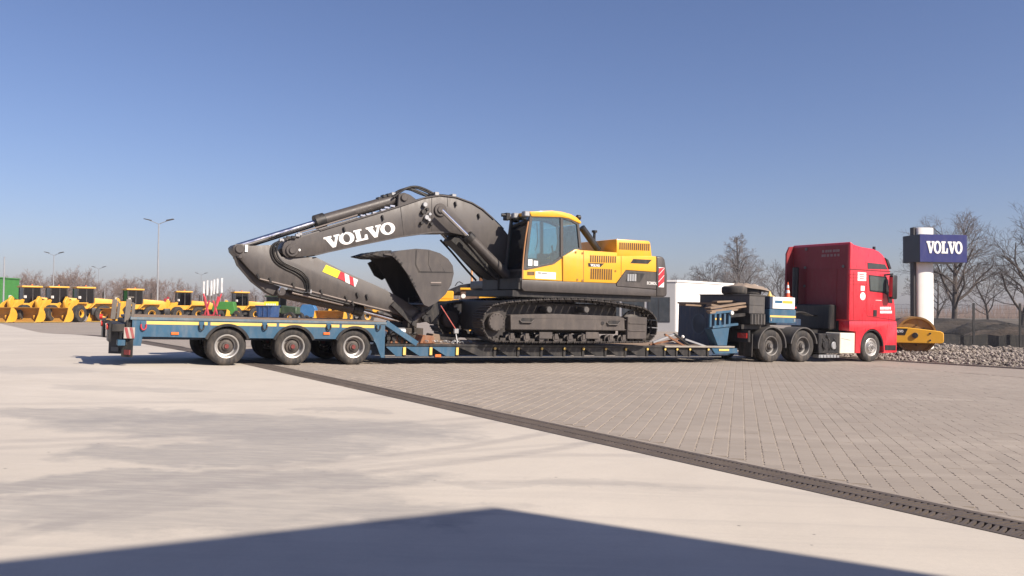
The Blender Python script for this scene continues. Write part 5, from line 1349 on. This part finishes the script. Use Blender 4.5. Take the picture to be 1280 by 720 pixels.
# dark silt sheet at the foot of the fence
sh = thing('silt_screen', 'low black ground sheet stretched along the foot of the fence', 'screen', base=(*fence_pt(1217), -.2))
for a, b in zip(f_xs[1:], f_xs[2:]):
    Xa, Ya = fence_pt(a); Xb, Yb = fence_pt(b); z = zg(Xa, Ya)
    g = G(); vv = [(Xa + (Xb-Xa)*i/12, Ya + .30 + .006*math.sin(i*1.7), z + h_) for i in range(13) for h_ in (0.0, .60 + .04*math.sin(i*.9 + a))]
    n0 = len(vv); vv += [(x, y + .02, zz) for x, y, zz in vv]
    g.add(vv, [(2*i, 2*i+2, 2*i+3, 2*i+1) for i in range(12)] + [(n0+2*i+1, n0+2*i+3, n0+2*i+2, n0+2*i) for i in range(12)] + [(2*i+1, 2*i+3, n0+2*i+3, n0+2*i+1) for i in range(12)])
    g.part('sheet', paint('screen_black', (.016, .017, .018), .7, .2, .15), sh)
BASE = Vector((0, 0, 0))
X, Y_ = fence_pt(1277.5)
dk = thing('dark_post', 'tall dark steel post beside the fence end', 'post', base=(X, Y_ - .6, zg(X, Y_)))
hp_ = at_depth(1277, 346, Y_).z
G().box(X - .13, X + .13, Y_ - .72, Y_ - .5, zg(X, Y_) - .2, hp_).part('shaft', fmat, dk, .01); G().box(X - .16, X + .16, Y_ - .75, Y_ - .47, hp_, hp_ + .05).part('cap', fmat, dk)
BASE = Vector((0, 0, 0))
# earth mounds beyond the fence
def mound(name, lab, px, Y, rx_, ry_, h, seed, col):
    p = at_depth(px, 390, Y); r_ = random.Random(seed); n = 46; vv = []; ff = []
    ph = [r_.uniform(0, 6.3) for _ in range(6)]
    m, nt, nn_ = nodes_of(name + str(seed)); co = nt.nodes.new('ShaderNodeTexCoord').outputs['Object']; a = noise(nt, co, .7, 6, .7); b = noise(nt, co, 5, 5, .7)
    c = mixc(nt, ramp(nt, a, .35, .65), col, tuple(v*2.2 for v in col)); principled(nt, mixc(nt, ramp(nt, b, .45, .7, 0, .5), c, tuple(v*.6 for v in col)), .95, 0, 0, b, .8, .15)
    for i in range(n + 1):
        for j in range(n + 1):
            u, v = i/n*2 - 1, j/n*2 - 1; d = math.hypot(u, v)
            prof = max(0, 1 - d*d) ** .8 * (.75 + .25*math.sin(3*u + ph[0]) * math.cos(2.4*v + ph[1]) + .18*math.sin(9*u + ph[2])*math.sin(8*v + ph[3]) + .06*r_.random())
            vv.append((u*rx_, v*ry_, h*prof - .1 * (d > .98)))
    ff = [(i*(n+1)+j, (i+1)*(n+1)+j, (i+1)*(n+1)+j+1, i*(n+1)+j+1) for i in range(n) for j in range(n)]
    me = bpy.data.meshes.new(name); me.from_pydata(vv, [], ff); me.shade_smooth(); me.materials.append(m)
    o = place(name, me, None, (p.x, p.y, zg(p.x, p.y) - .12)); o['kind'] = 'structure'; o['label'] = lab; return o
mound('earth_mound', 'dark heap of earth beyond the fence', 1243, 60, 3.6, 3, 1.35, 3, (.020, .017, .014))
mound('earth_mound', 'brown spoil ridge between the fence and the bare trees', 1205, 66, 8, 3, 1.0, 4, (.035, .028, .022))
mound('earth_mound', 'low brown rubble heap at the fence end', 1275, 55, 4, 2.5, 1.0, 6, (.05, .038, .028))
mound('earth_mound', 'long dark bank behind the pylon', 1175, 75, 12, 4, 1.2, 8, (.022, .019, .017))

# ================================================================== WHITE HALL
YB = 62.0
c0 = at_depth(846, 350, YB); wz = zg(c0.x, c0.y); Hb = c0.z - wz
wb_ = thing('white_office_hall', 'low white hall with grey shaded end and dark windows behind the trailer', 'building', base=(c0.x, c0.y, wz))
e1 = at_depth(946, 356.2, YB); kk = (c0.z - CAMP.z) / (e1.z - CAMP.z); e1 = CAMP + (e1 - CAMP) * kk
e0 = at_depth(770, 352.5, YB); kk = (c0.z - CAMP.z) / (at_depth(800, 352.2, YB).z - CAMP.z); d0 = at_depth(800, 352.2, YB); e0 = CAMP + (d0 - CAMP) * kk
va = Vector((e1.x - c0.x, e1.y - c0.y)); vb = Vector((e0.x - c0.x, e0.y - c0.y)); vb = Vector((-va.y, va.x)).normalized() * 12
if vb.x > 0: vb = -vb
vb = Vector((-7.0, 2.0))
cnr = [Vector((c0.x, c0.y)), Vector((c0.x, c0.y)) + va*1.0, Vector((c0.x, c0.y)) + va + vb*1.6, Vector((c0.x, c0.y)) + vb*1.6]
G().prism_z([tuple(p) for p in cnr], wz - .3, wz + Hb - .14).part('wall', wallwhite, wb_)
cen = sum(cnr, Vector((0, 0)))/4
G().prism_z([tuple(p + (p - cen).normalized()*.12) for p in cnr], wz + Hb - .139, wz + Hb).part('roof_edge', wallwhite, wb_)
nrm = Vector((vb.y, -vb.x)).normalized(); nrm = nrm if nrm.y < 0 else -nrm
vbn = vb.normalized()
P0 = Vector((c0.x, c0.y))
# grey end wall cladding, windows set into it
def wallbox(a0, a1, z0, z1, o0, o1, nm, mt, par):
    q = [P0 + vbn*a0 + nrm*o0, P0 + vbn*a1 + nrm*o0, P0 + vbn*a1 + nrm*o1, P0 + vbn*a0 + nrm*o1]
    return G().prism_z([tuple(p) for p in q], wz + z0, wz + z1).part(nm, mt, par)
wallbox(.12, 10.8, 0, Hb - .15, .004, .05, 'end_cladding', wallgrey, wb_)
for k in range(5):
    w = wallbox(.5 + k*1.9, 2.2 + k*1.9, .7, 2.6, .052, .075, 'window_frame', slab_grey, wb_); wallbox(.56 + k*1.9, 1.32 + k*1.9, .76, 2.54, .076, .084, 'pane', paint('far_glass', (.05, .06, .07), .12, .2, .1), w); wallbox(1.38 + k*1.9, 2.14 + k*1.9, .76, 2.54, .076, .084, 'pane', MATS['far_glass'], w)
BASE = Vector((0, 0, 0))

# ================================================================== WHEEL LOADERS
def make_loader():
    r = thing('wheel_loader', '', 'loader')
    G().box(-3.0, .25, -.5, .5, .75, 1.25).part('rear_frame', blacksteel, r, .03)
    G().prism([(-3.35, 1.2), (-3.35, 1.95), (-3.0, 2.15), (-1.0, 2.3), (-1.0, 1.2)], -.85, .85).part('engine_hood', yellow_far, r, .05, 2)
    G().box(-3.65, -3.0, -1.2, 1.2, .65, 1.35).part('counterweight', blacksteel, r, .08, 2)
    for y0 in (-1.3, .75): G().prism([(-2.6, 1.75), (-1.0, 1.75), (-.55, 1.3), (-.45, 1.3), (-.9, 1.85), (-2.7, 1.85)], y0, y0 + .55).part('rear_fender', yellow_far, r, .02)
    cb = G()
    G().box(-1.0, .5, -.78, .78, 1.25, 1.75).part('cab_base', yellow_far, r, .03)
    for x0, x1 in ((-1.0, -.9), (-.35, -.27), (.42, .50)):
        for y in (-.78, .70): G().box(x0, x1, y, y + .08, 1.75, 3.20).part('cab_pillar', blacksteel, r)
    gw = G(); gw.box(-.97, .46, -.755, -.745, 1.76, 3.18); gw.box(-.97, .46, .745, .755, 1.76, 3.18); gw.box(.455, .465, -.70, .70, 1.76, 3.18); gw.box(-.975, -.965, -.70, .70, 1.76, 3.18); gw.part('cab_glazing', glass_dark, r)
    G().box(-.7, -.1, -.3, .3, 1.75, 2.5).part('seat', interior, r, .05)
    G().box(-1.12, .62, -.88, .88, 3.2, 3.36).part('cab_roof', yellow_far, r, .05, 2)
    G().prism([(.25, .7), (.25, 1.5), (.9, 2.05), (1.5, 2.05), (1.9, 1.4), (2.0, .7)], -.42, .42).part('front_frame', yellow_far, r, .03)
    for y in (-.72, .58):
        G().prism([(1.05, 2.05), (1.30, 2.12), (2.2, 1.75), (3.1, .85), (3.45, .60), (3.40, .32), (3.1, .35), (2.2, 1.15), (1.2, 1.75)], y, y + .14).part('lift_arm', yellow_far, r, .015)
    G().prism([(1.6, 2.15), (1.9, 2.4), (2.3, 1.9), (2.15, 1.2), (1.95, 1.2)], -.12, .12).part('tilt_lever', yellow_far, r, .015)
    G().cyl((.5, 0, 1.85), (1.85, 0, 2.2), .09, 12).part('tilt_cylinder', blacksteel, r); G().cyl((2.15, 0, 1.25), (3.25, 0, .95), .07, 8).part('tilt_link', blacksteel, r)
    # bucket
    prof = [(4.45, .05), (3.75, .04), (3.35, .12), (3.12, .40), (3.10, .75), (3.25, 1.05), (3.55, 1.28), (3.85, 1.36)]
    inn = [(4.45, .09), (3.78, .09), (3.40, .17), (3.18, .42), (3.16, .74), (3.30, 1.01), (3.58, 1.23), (3.84, 1.30)]
    b = G(); n = len(prof); b.prism(prof + inn[::-1], -1.5, 1.5)
    bk = b.part('bucket', bucket_ochre, r)
    for y in (-1.55, 1.501): G().prism(prof + [(4.0, .8)], y, y + .05).part('bucket_side', yellow_far, bk)
    G().box(4.25, 4.62, -1.55, 1.55, .03, .075).part('cutting_edge', stripe_y, bk)
    for k, (x, y) in enumerate(((1.55, -1.02), (1.55, 1.02), (-1.75, -1.02), (-1.75, 1.02))):
        w = place('wheel', LT, r, (x, y - .3 if y < 0 else y + .3, .80), (0, 0, 0 if y < 0 else math.pi)); place('rim', LR, w)
    for y in (-.75, .75):
        G().box(1.0, 1.1, y - .12, y + .12, 2.2, 2.45).part('headlamp', clear_lens, r, .02)
    G().cyl((-1.9, .45, 2.2), (-1.9, .45, 2.95), .06, 10).part('exhaust', blacksteel, r)
    G().cyl((-.3, .5, 3.36), (-.3, .5, 3.5), .06, 10).part('beacon', orange_lens, r)
    PV = Vector((.28, 0, 0)); A = RAD(40)
    for c in r.children:
        k = c.name.split('.')[0]
        if k in ('front_frame', 'lift_arm', 'tilt_lever', 'tilt_cylinder', 'tilt_link', 'bucket', 'headlamp') or (k == 'wheel' and c.location.x > 0):
            R4 = Matrix.Rotation(A, 4, 'Z'); loc = PV + R4 @ (c.location - PV); c.location = loc; c.rotation_euler.z += A
    return r
LT = tyre_mesh('wheel', .80, .36, .56, grooves=6); LR = rim_mesh('rim', .36, 'dish', yellow_far, 8)
proto = make_loader(); usedp = [False]
YAWL = math.atan2(-.70, -.72)
def loader(xc, Y, lab, sc=1.0, yaw=YAWL):
    r = proto if not usedp[0] else copy_tree(proto); usedp[0] = True
    p = at_depth(xc, 380, Y); f = Vector((math.cos(yaw), math.sin(yaw)))
    q = Vector((p.x, p.y)) + f * .25 * sc
    r.matrix_world = Matrix.Translation((q.x, q.y, zg(q.x, q.y) + .01)) @ Matrix.Rotation(yaw, 4, 'Z') @ Matrix.Scale(sc, 4)
    tag(r, lab, 'loader', 'yellow wheel loaders parked in a row')
loader(37, 77, 'yellow wheel loader next to the green hall, at the row end')
loader(70.5, 78, 'yellow wheel loader second from the green hall')
loader(104, 79.5, 'yellow wheel loader third from the green hall')
loader(166, 83, 'yellow wheel loader behind the ramp posts at the trailer tail', .98, YAWL - .05)
loader(229, 88, 'yellow wheel loader just right of the tall double lamp post', .95, YAWL - .25)
loader(300, 89, 'yellow wheel loader behind the trailer deck, beside the blue skip', .95, YAWL - .2)
loader(436, 80, 'yellow wheel loader with lowered bucket behind the excavator stick', .95, YAWL - .1)
BASE = Vector((0, 0, 0))

# ================================================================== OTHER THINGS IN THE YARD
def frame(px, Y, yaw=0.0): 
    p = at_depth(px, 385, Y); return Matrix.Translation((p.x, p.y, zg(p.x, p.y))) @ Matrix.Rotation(yaw, 4, 'Z')
gh = thing('green_hall', 'green corrugated sheet hall behind the first loaders', 'building', frame(-90, 96, RAD(6)))
Hg = at_depth(15, 346.5, 96).z + .2
w_px = 96 / F
G().box(-3.0, 6.3, 0, 8, 0, Hg).part('wall', green_p, gh, .02)
for k in range(31): G().box(-2.95 + k*.3, -2.85 + k*.3, -.04, -.001, .1, Hg - .1).part('sheet_rib', green_p, gh)
G().box(-3.1, 6.4, -.1, 8.1, Hg, Hg + .12).part('roof', green_p, gh)
def lamp(px, ytop, H, lab, arms=True, wide=1.0):
    Y = (H - 1.62) / ((HOR + .00873*(px - 640)) - ytop) * F
    l = thing('lamp_post', lab, 'lamp post', frame(px, Y), group='lamp posts of the yard')
    G().cyl((0, 0, 0), (0, 0, H), .11, 10, .055).part('mast', galv, l); G().cyl((0, 0, 0), (0, 0, .6), .16, 10, .14).part('base', galv, l)
    if arms:
        for e in (-1, 1):
            ar = G().tube([(0, 0, H - .05), (e*.35*wide, 0, H + .12), (e*.95*wide, 0, H + .36)], .035, 6).part('arm', galv, l)
            G().prism([(e*.75*wide, H + .28), (e*1.45*wide, H + .46), (e*1.42*wide, H + .54), (e*.75*wide, H + .40)], -.16, .16).part('lamp_head', plastic, l, .01)
    else: G().cyl((0, 0, H), (0, 0, H + .08), .07, 10).part('cap', galv, l)
lamp(196.5, 279.5, 10, 'tall double-armed lamp post between the loaders, highest of all', True, 1.05)
lamp(66, 319, 9, 'double-armed lamp post behind the second loader'); lamp(122.5, 336, 9, 'slim far double lamp post beyond the third loader'); lamp(251, 343.5, 9, 'far double lamp post beside the white flags')
lamp(4, 322, 6.5, 'pale plain pole in front of the green hall', False); lamp(130.5, 361, 4.5, 'short pale pole behind the fourth loader', False)
# white banner flags
for k, (x, yt) in enumerate(((253, 351), (257.5, 349.5), (262.5, 350), (266, 348.5), (270, 347.5), (275.5, 346.8))):
    fp = thing('flag_pole', 'white banner flag on a slim pole above the red implement', 'flag', frame(x, 120 + k), group='white banner flags'); Hf = at_depth(x, yt, 120 + k).z + .2
    G().cyl((0, 0, 0), (0, 0, Hf), .045, 8).part('pole', galv, fp)
    g = G(); n_ = 8; vv = []
    for i in range(n_ + 1):
        for xx in (0.05, .17, .30): vv.append((xx, .05*math.sin(i*.9 + xx*6 + k), Hf - .1 - i*2.2/n_ - .0))
    n0 = len(vv); vv += [(a, b + .01, c) for a, b, c in vv]
    ff = [(3*i+j, 3*i+j+1, 3*i+j+4, 3*i+j+3) for i in range(n_) for j in range(2)]; g.add(vv, ff + [tuple(reversed([q + n0 for q in f])) for f in ff]); g.part('banner', decal, fp)
# machine parked beyond the trailer, seen between bucket and cab
pm = thing('road_paver', 'yellow and black paving machine glimpsed between the excavator bucket and cab', 'paver', frame(590, 36, RAD(3)))
G().box(-1.5, 2.1, -.8, 1.0, .35, 1.72).part('chassis', blacksteel, pm, .03)
for x in (-1.0, .15, 1.3):
    for y, r_ in ((-1.1, 0), (1.3, math.pi)): w = place('wheel', LT, pm, (x, y, .62), (0, 0, r_)); w.scale = (.78, .7, .78); place('rim', LR, w)
G().box(-1.42, -.80, -.95, -.2, 1.815, 2.17).part('side_panel', yellow, pm, .03); G().box(-1.42, -.52, -1.0, -.2, 1.725, 1.81).part('step_plate', yellow, pm, .015)
G().box(-.52, .12, -.98, -.3, 2.215, 2.31).part('grip_bar', yellow, pm, .02); G().box(-.5, .26, -.9, -.2, 1.73, 2.21).part('centre_panel', paint('panel_brown', (.11, .06, .035), .6, .2, .2), pm, .02)
G().box(.27, 1.02, -.96, -.2, 1.73, 2.20).part('side_panel', yellow, pm, .03); G().cyl((-.38, -.905, 1.95), (-.38, -.93, 1.95), .10, 14).part('round_lamp', clear_lens, pm, .01)
G().prism([(-1.35, 2.0), (-1.0, 2.25), (-.5, 2.46), (.1, 2.55), (1.1, 2.5), (1.3, 2.0)], -.19, .95).part('hood', blackplastic, pm, .04, 2)
G().box(.30, .95, -.1, .7, 2.5, 3.42).part('tank', paint('tank_brown', (.24, .11, .045), .5, .2, .15), pm, .06, 2)
G().tube([(-.02, -.3, 2.3), (-.03, -.3, 3.5), (.10, -.3, 3.66), (.4, -.3, 3.7)], .045, 8, 1).part('grab_rail', paint('rail_tan', (.55, .30, .14), .5, .1, .1), pm)
G().tube([(-.75, -.1, 2.4), (-.6, -.1, 2.62), (-.4, -.1, 2.5)], .02, 6, 1).part('hose', blacksteel, pm)
# red folded implement
im = thing('red_cultivator', 'red folded cultivator with crossed arms behind the loaders', 'implement', frame(264, 84, RAD(-10)))
for e in (-1, 1):
    g = G(); g.bar((e*.25, 0, .5), (e*.75, 0, 2.6), .16, .16); g.bar((e*.75, 0, .6), (e*.2, 0, 2.2), .14, .14); g.bar((e*.6, 0, 1.6), (e*1.0, .2, 2.9), .14, .14); g.part('folded_arm', magenta, im, .01)
    for k in range(3): G().bar((e*(.4 + .2*k), .1, 1.2), (e*(.5 + .2*k), -.15, .5), .05, .08).part('tine', blacksteel, im)
    w = place('wheel', LT, im, (e*.9, .5, .6), (0, 0, math.pi/2)); w.scale = (.75, .6, .75)
G().box(-1, 1, -.1, .1, .5, .75).part('cross_frame', magenta, im, .02)
im2 = thing('dark_red_plough', 'dark red plough frame by the tall lamp post', 'implement', frame(208, 92))
G().bar((-.5, 0, .4), (.2, 0, 2.6), .2, .2).part('beam', red_print, im2); G().bar((-.2, 0, 2.4), (.5, 0, .5), .16, .16).part('beam', red_print, im2); G().box(-.5, .5, -.2, .2, .3, .6).part('cross_frame', red_print, im2, .02)
# green trailer implement
gi = thing('green_seed_drill', 'green seed drill between the red cultivator and a loader', 'implement', frame(281, 86))
G().prism([(-1.2, 1.2), (-1.0, 2.1), (1.0, 2.1), (1.2, 1.2), (.9, .8), (-.9, .8)], -.5, .5).part('hopper', green_p, gi, .03)
for e in (-1, 1): w = place('wheel', LT, gi, (e*1.1, -.3, .6)); w.scale = (.75, .5, .75)
# blue skip and dark tractor beside it
sk_ = thing('blue_skip', 'blue steel skip beside a loader behind the trailer deck', 'skip', frame(335, 80, RAD(-12)))
G().prism([(-.85, 1.65), (.85, 1.65), (.65, .15), (-.65, .15)], -.8, .8).part('body', blue_p, sk_, .02)
for k in range(3): G().box(-.55 + k*.5, -.45 + k*.5, -.86, -.801, .2, 1.6).part('rib', blue_p, sk_)
G().box(-.9, .9, -.87, .87, 1.65, 1.74).part('rim', blue_p, sk_, .01)
tc_ = thing('dark_tractor', 'dark green tractor with yellow roof panel behind the skip', 'tractor', frame(352, 84, RAD(165)))
G().prism([(-1.9, .9), (-1.9, 1.6), (-.2, 1.75), (-.2, .9)], -.45, .45).part('bonnet', deepgreen, tc_, .05); G().box(-.2, 1.4, -.7, .7, 1.0, 1.5).part('cab_base', deepgreen, tc_, .03)
for x in (-.15, 1.25):
    for y in (-.7, .62): G().box(x, x + .08, y, y + .08, 1.5, 2.6).part('cab_pillar', blacksteel, tc_)
g = G(); g.box(-.12, 1.3, -.66, -.65, 1.5, 2.6); g.box(-.12, 1.3, .65, .66, 1.5, 2.6); g.part('cab_glazing', glass_dark, tc_); G().box(-.3, 1.5, -.8, .8, 2.6, 2.75).part('cab_roof', deepgreen, tc_, .03)
for x, r_ in ((1.0, .8), (-1.5, .55)):
    for y in (-.85, .85): w = place('wheel', LT, tc_, (x, y - .2 if y < 0 else y + .2, r_), (0, 0, 0 if y < 0 else math.pi)); w.scale = (r_/.8, .7, r_/.8); place('rim', LR, w)
ys = thing('yellow_board', 'yellow lettered board standing above the blue skip', 'board', frame(339, 82)); zt = at_depth(339, 377, 82).z - zg(0, 82); G().box(-.7, .7, -.03, .03, zt - .55, zt).part('panel', yel_print, ys); 
for e in (-.5, .5): G().box(e - .04, e + .04, -.02, .02, 0, zt - .55).part('leg', galv, ys)
g = G()
for k in range(6): g.box(-.5 + k*.17, -.4 + k*.17, -.036, -.031, zt - .38, zt - .2)
g.part('print', decal, ys)
bt = thing('blue_compressor', 'small blue towed compressor beyond the lowered loader bucket', 'compressor', frame(385, 92)); G().prism([(-.9, .5), (-.9, 1.3), (-.5, 1.9), (.7, 1.9), (.95, 1.4), (.95, .5)], -.6, .6).part('housing', paint('compressor_blue', (.03, .14, .32), .5, .1, .15), bt, .05)
for y in (-.65, .65): w = place('wheel', LT, bt, (0, y, .35), (0, 0, 0 if y < 0 else math.pi)); w.scale = (.44, .4, .44)
BASE = Vector((0, 0, 0))
# ================================================================== BARE TREES
def tree_mesh(seed, H, spread, levels, kids, trunk_r, up=.35, first=.22, twig_len=.5, crown='round', droop=0.0, sides=3, minr=.006):
    r = random.Random(seed); seg_t = []; seg_c = []
    def grow(p, d, L_, rad, lev):
        n = 4 if lev == 0 else 3
        step = L_ / n; pts = [(p.copy(), rad)]
        q = p.copy(); dd = d.copy()
        for i in range(n):
            j = .10 if lev == 0 else .22
            dd = (dd + Vector((r.gauss(0, j), r.gauss(0, j), r.gauss(0, j*.6) + (up*.12 if lev > 0 else 0) - droop*lev*.05))).normalized()
            q = q + dd * step; pts.append((q.copy(), max(minr, rad * (1 - (i+1)/n * (.55 if lev < levels else .7)))))
        dst = seg_t if lev <= 1 else seg_c
        for a, b in zip(pts, pts[1:]): dst.append((a[0], b[0], a[1], b[1], lev))
        if lev >= levels: return
        k = kids[lev]
        for c in range(k):
            f = (first + (1 - first) * (c + r.random()*.8) / k) if lev == 0 else (.25 + .75*(c + r.random()) / k)
            f = min(f, .99); x = f * n; i = int(x); a, b = pts[i], pts[min(i+1, n)]
            pos = a[0].lerp(b[0], x - i); rr = (a[1] + (b[1]-a[1])*(x - i))
            base_d = (b[0] - a[0]).normalized()
            az = c * 2.399 + r.uniform(-.5, .5); o1 = base_d.orthogonal().normalized(); o2 = base_d.cross(o1)
            ang = r.uniform(.5, .95) * spread if lev == 0 else r.uniform(.4, .9)
            nd = (base_d * math.cos(ang) + (o1*math.cos(az) + o2*math.sin(az)) * math.sin(ang)).normalized()
            if lev == 0:
                if crown == 'round': ll = H * .50 * (.55 + .45*math.sin(math.pi*min(1, f*.85 + .1)))
                elif crown == 'cone': ll = H * .36 * (1.15 - f)
                else: ll = H * .42 * (.6 + .4*r.random())
            else: ll = L_ * r.uniform(.42, .68) * (1.1 - .35*f)
            grow(pos, nd, ll, max(minr, rr * r.uniform(.45, .65)), lev + 1)
    grow(Vector((0, 0, -.1)), Vector((r.gauss(0, .03), r.gauss(0, .03), 1)), H * (.78 if crown != 'cone' else .97), trunk_r, 0)
    out = []
    for segs, sd in ((seg_t, 6), (seg_c, sides)):
        v = []; f = []
        for p0, p1, r0, r1, lev in segs:
            d = (p1 - p0); 
            if d.length < 1e-5: continue
            d.normalize(); a = d.orthogonal().normalized(); b_ = d.cross(a); b0 = len(v)
            for p, rr in ((p0, r0), (p1, r1)):
                for k in range(sd):
                    w = 2*math.pi*k/sd; v.append(p + a*(rr*math.cos(w)) + b_*(rr*math.sin(w)))
            f += [(b0+k, b0+(k+1)%sd, b0+sd+(k+1)%sd, b0+sd+k) for k in range(sd)]
        me = bpy.data.meshes.new('tree'); me.from_pydata([tuple(x) for x in v], [], f); me.shade_smooth(); out.append(me)
    return out
def plant(meshes, mats, loc, rot, sc, lab, name='bare_tree', group=None):
    o = bpy.data.objects.new(name, None); COL.objects.link(o); o.location = loc; o.rotation_euler = (0, 0, rot); o.scale = sc; tag(o, lab, 'tree', group)
    for nm, me, mt in (('trunk', meshes[0], mats[0]), ('crown', meshes[1], mats[1])):
        if not me.materials: me.materials.append(mt)
        place(nm, me, o)
    return o
def gz(px, Y):
    p = at_depth(px, 388, Y); return Vector((p.x, p.y, zg(p.x, p.y) - .1))
big1 = tree_mesh(21, 9.6, 1.0, 4, (13, 7, 6, 5), .24, .5, .20, minr=.007)
big2 = tree_mesh(5, 10.2, 1.0, 4, (13, 7, 6, 5), .26, .5, .18, minr=.007)
bir = tree_mesh(8, 12.6, .85, 4, (24, 7, 6, 5), .17, .3, .12, crown='cone', droop=.5, minr=.009)
bush = [tree_mesh(30 + k, 7.0, .9, 3, (11, 7, 6), .12, .6, .12, crown='bush', minr=.016) for k in range(5)]
mid = [tree_mesh(50 + k, 9.0, .9, 4, (10, 6, 5, 4), .15, .4, .18, minr=.012) for k in range(2)]
plant(big1, (bark, twig), gz(1192, 75), 1.0, (1.12, 1.12, 1.0), 'tall bare tree just right of the pylon sign')
plant(big2, (bark, twig), gz(1277, 75), 2.0, (1.1, 1.1, .98), 'tall bare forked tree beside the dark post')
plant(bir, (bark, birch_twig), gz(925, 110), .4, (1.15, 1.15, 1), 'pale silvery birch above the white hall roof')
plant(mid[0], (bark, twig), gz(893, 118), 2.2, (1.0, 1.0, .93), 'small bare tree left of the birch above the white hall')
plant(mid[1], (bark, twig), gz(945, 122), 1.2, (1.1, 1.1, 1.0), 'bare tree right of the birch, partly behind it')
plant(mid[0], (bark, twig), gz(976, 116), 4.0, (.95, .95, .86), 'bare tree partly hidden behind the red cab')
plant(mid[1], (bark, twig), gz(860, 140), 5.0, (1.2, 1.0, .85), 'low bare tree above the counterweight side of the white hall')
plant(mid[0], (bark, twig), gz(838, 150), .9, (1.0, 1.0, .8), 'low bare tree close to the excavator counterweight')
plant(mid[1], (bark, twig), gz(1235, 120), 3.0, (1.3, 1.3, .9), 'smaller far bare tree between the two tall bare trees')
plant(mid[0], (bark, twig), gz(1172, 110), 3.6, (1.1, 1.1, .8), 'far bare tree seen behind the pylon column')
rt2 = random.Random(17)
def topy(x):
    t = [(0, 352), (30, 347), (60, 346), (105, 344), (118, 352), (128, 358), (148, 350), (165, 358), (190, 349), (208, 356), (235, 362), (300, 366), (345, 365), (420, 366), (560, 368), (640, 368)]
    for a, b in zip(t, t[1:]):
        if a[0] <= x <= b[0]: return a[1] + (b[1]-a[1])*(x - a[0])/(b[0]-a[0])
    return 366
for k in range(120):
    x = -20 + k * 5.6 + rt2.uniform(-4, 4); Y = rt2.uniform(140, 190); hor = HOR + .00873*(x - 640)
    h = (hor - topy(min(640, max(0, x))) + rt2.uniform(-4, 5)) / F * Y + 1.62; h = max(3.0, h)
    sc = h / 7.0
    plant(bush[k % 5], (far_twig, far_twig), gz(x, Y), rt2.uniform(0, 6.28), (sc*1.05, sc*1.05, sc), 'brown leafless thicket tree in the far row behind the loaders' , 'thicket_tree', 'leafless trees along the far edge of the yard')
# far wood along the horizon
fv = []; ff = []
rw_ = random.Random(4)
for k in range(9000):
    X = rw_.uniform(-260, 260); Y = rw_.uniform(255, 300); z0 = -.3; h = (3.2 + 2.0*math.sin(X*.06) * math.sin(X*.023 + 1) + rw_.random()*2.2); w = rw_.uniform(.05, .16); lx = rw_.gauss(0, .5)
    b = len(fv); fv += [(X - w, Y, z0), (X + w, Y, z0), (X, Y + w, z0), (X + lx, Y, z0 + h)]; ff += [(b, b+1, b+3), (b+1, b+2, b+3), (b+2, b, b+3)]
me = bpy.data.meshes.new('far_wood'); me.from_pydata(fv, [], ff); me.materials.append(far_twig); o = place('far_wood', me); o['label'] = 'hazy leafless wood along the horizon'; stuff(o)

# ================================================================== HAZE
hz = G().box(-720, 720, -720, 720, -2.2, 15.5).mesh('haze', bark, off=(0, 0, 0), flat=True)
hm_ = bpy.data.materials.new('air'); hm_.use_nodes = True; hn = hm_.node_tree; hn.nodes.clear()
pvn = hn.nodes.new('ShaderNodeVolumePrincipled'); pvn.inputs['Color'].default_value = (.82, .85, .93, 1); pvn.inputs['Density'].default_value = .00045; pvn.inputs['Anisotropy'].default_value = .15
ho = hn.nodes.new('ShaderNodeOutputMaterial'); hn.links.new(pvn.outputs[0], ho.inputs['Volume'])
hz.materials.clear(); hz.materials.append(hm_)
o = place('haze', hz); stuff(o)
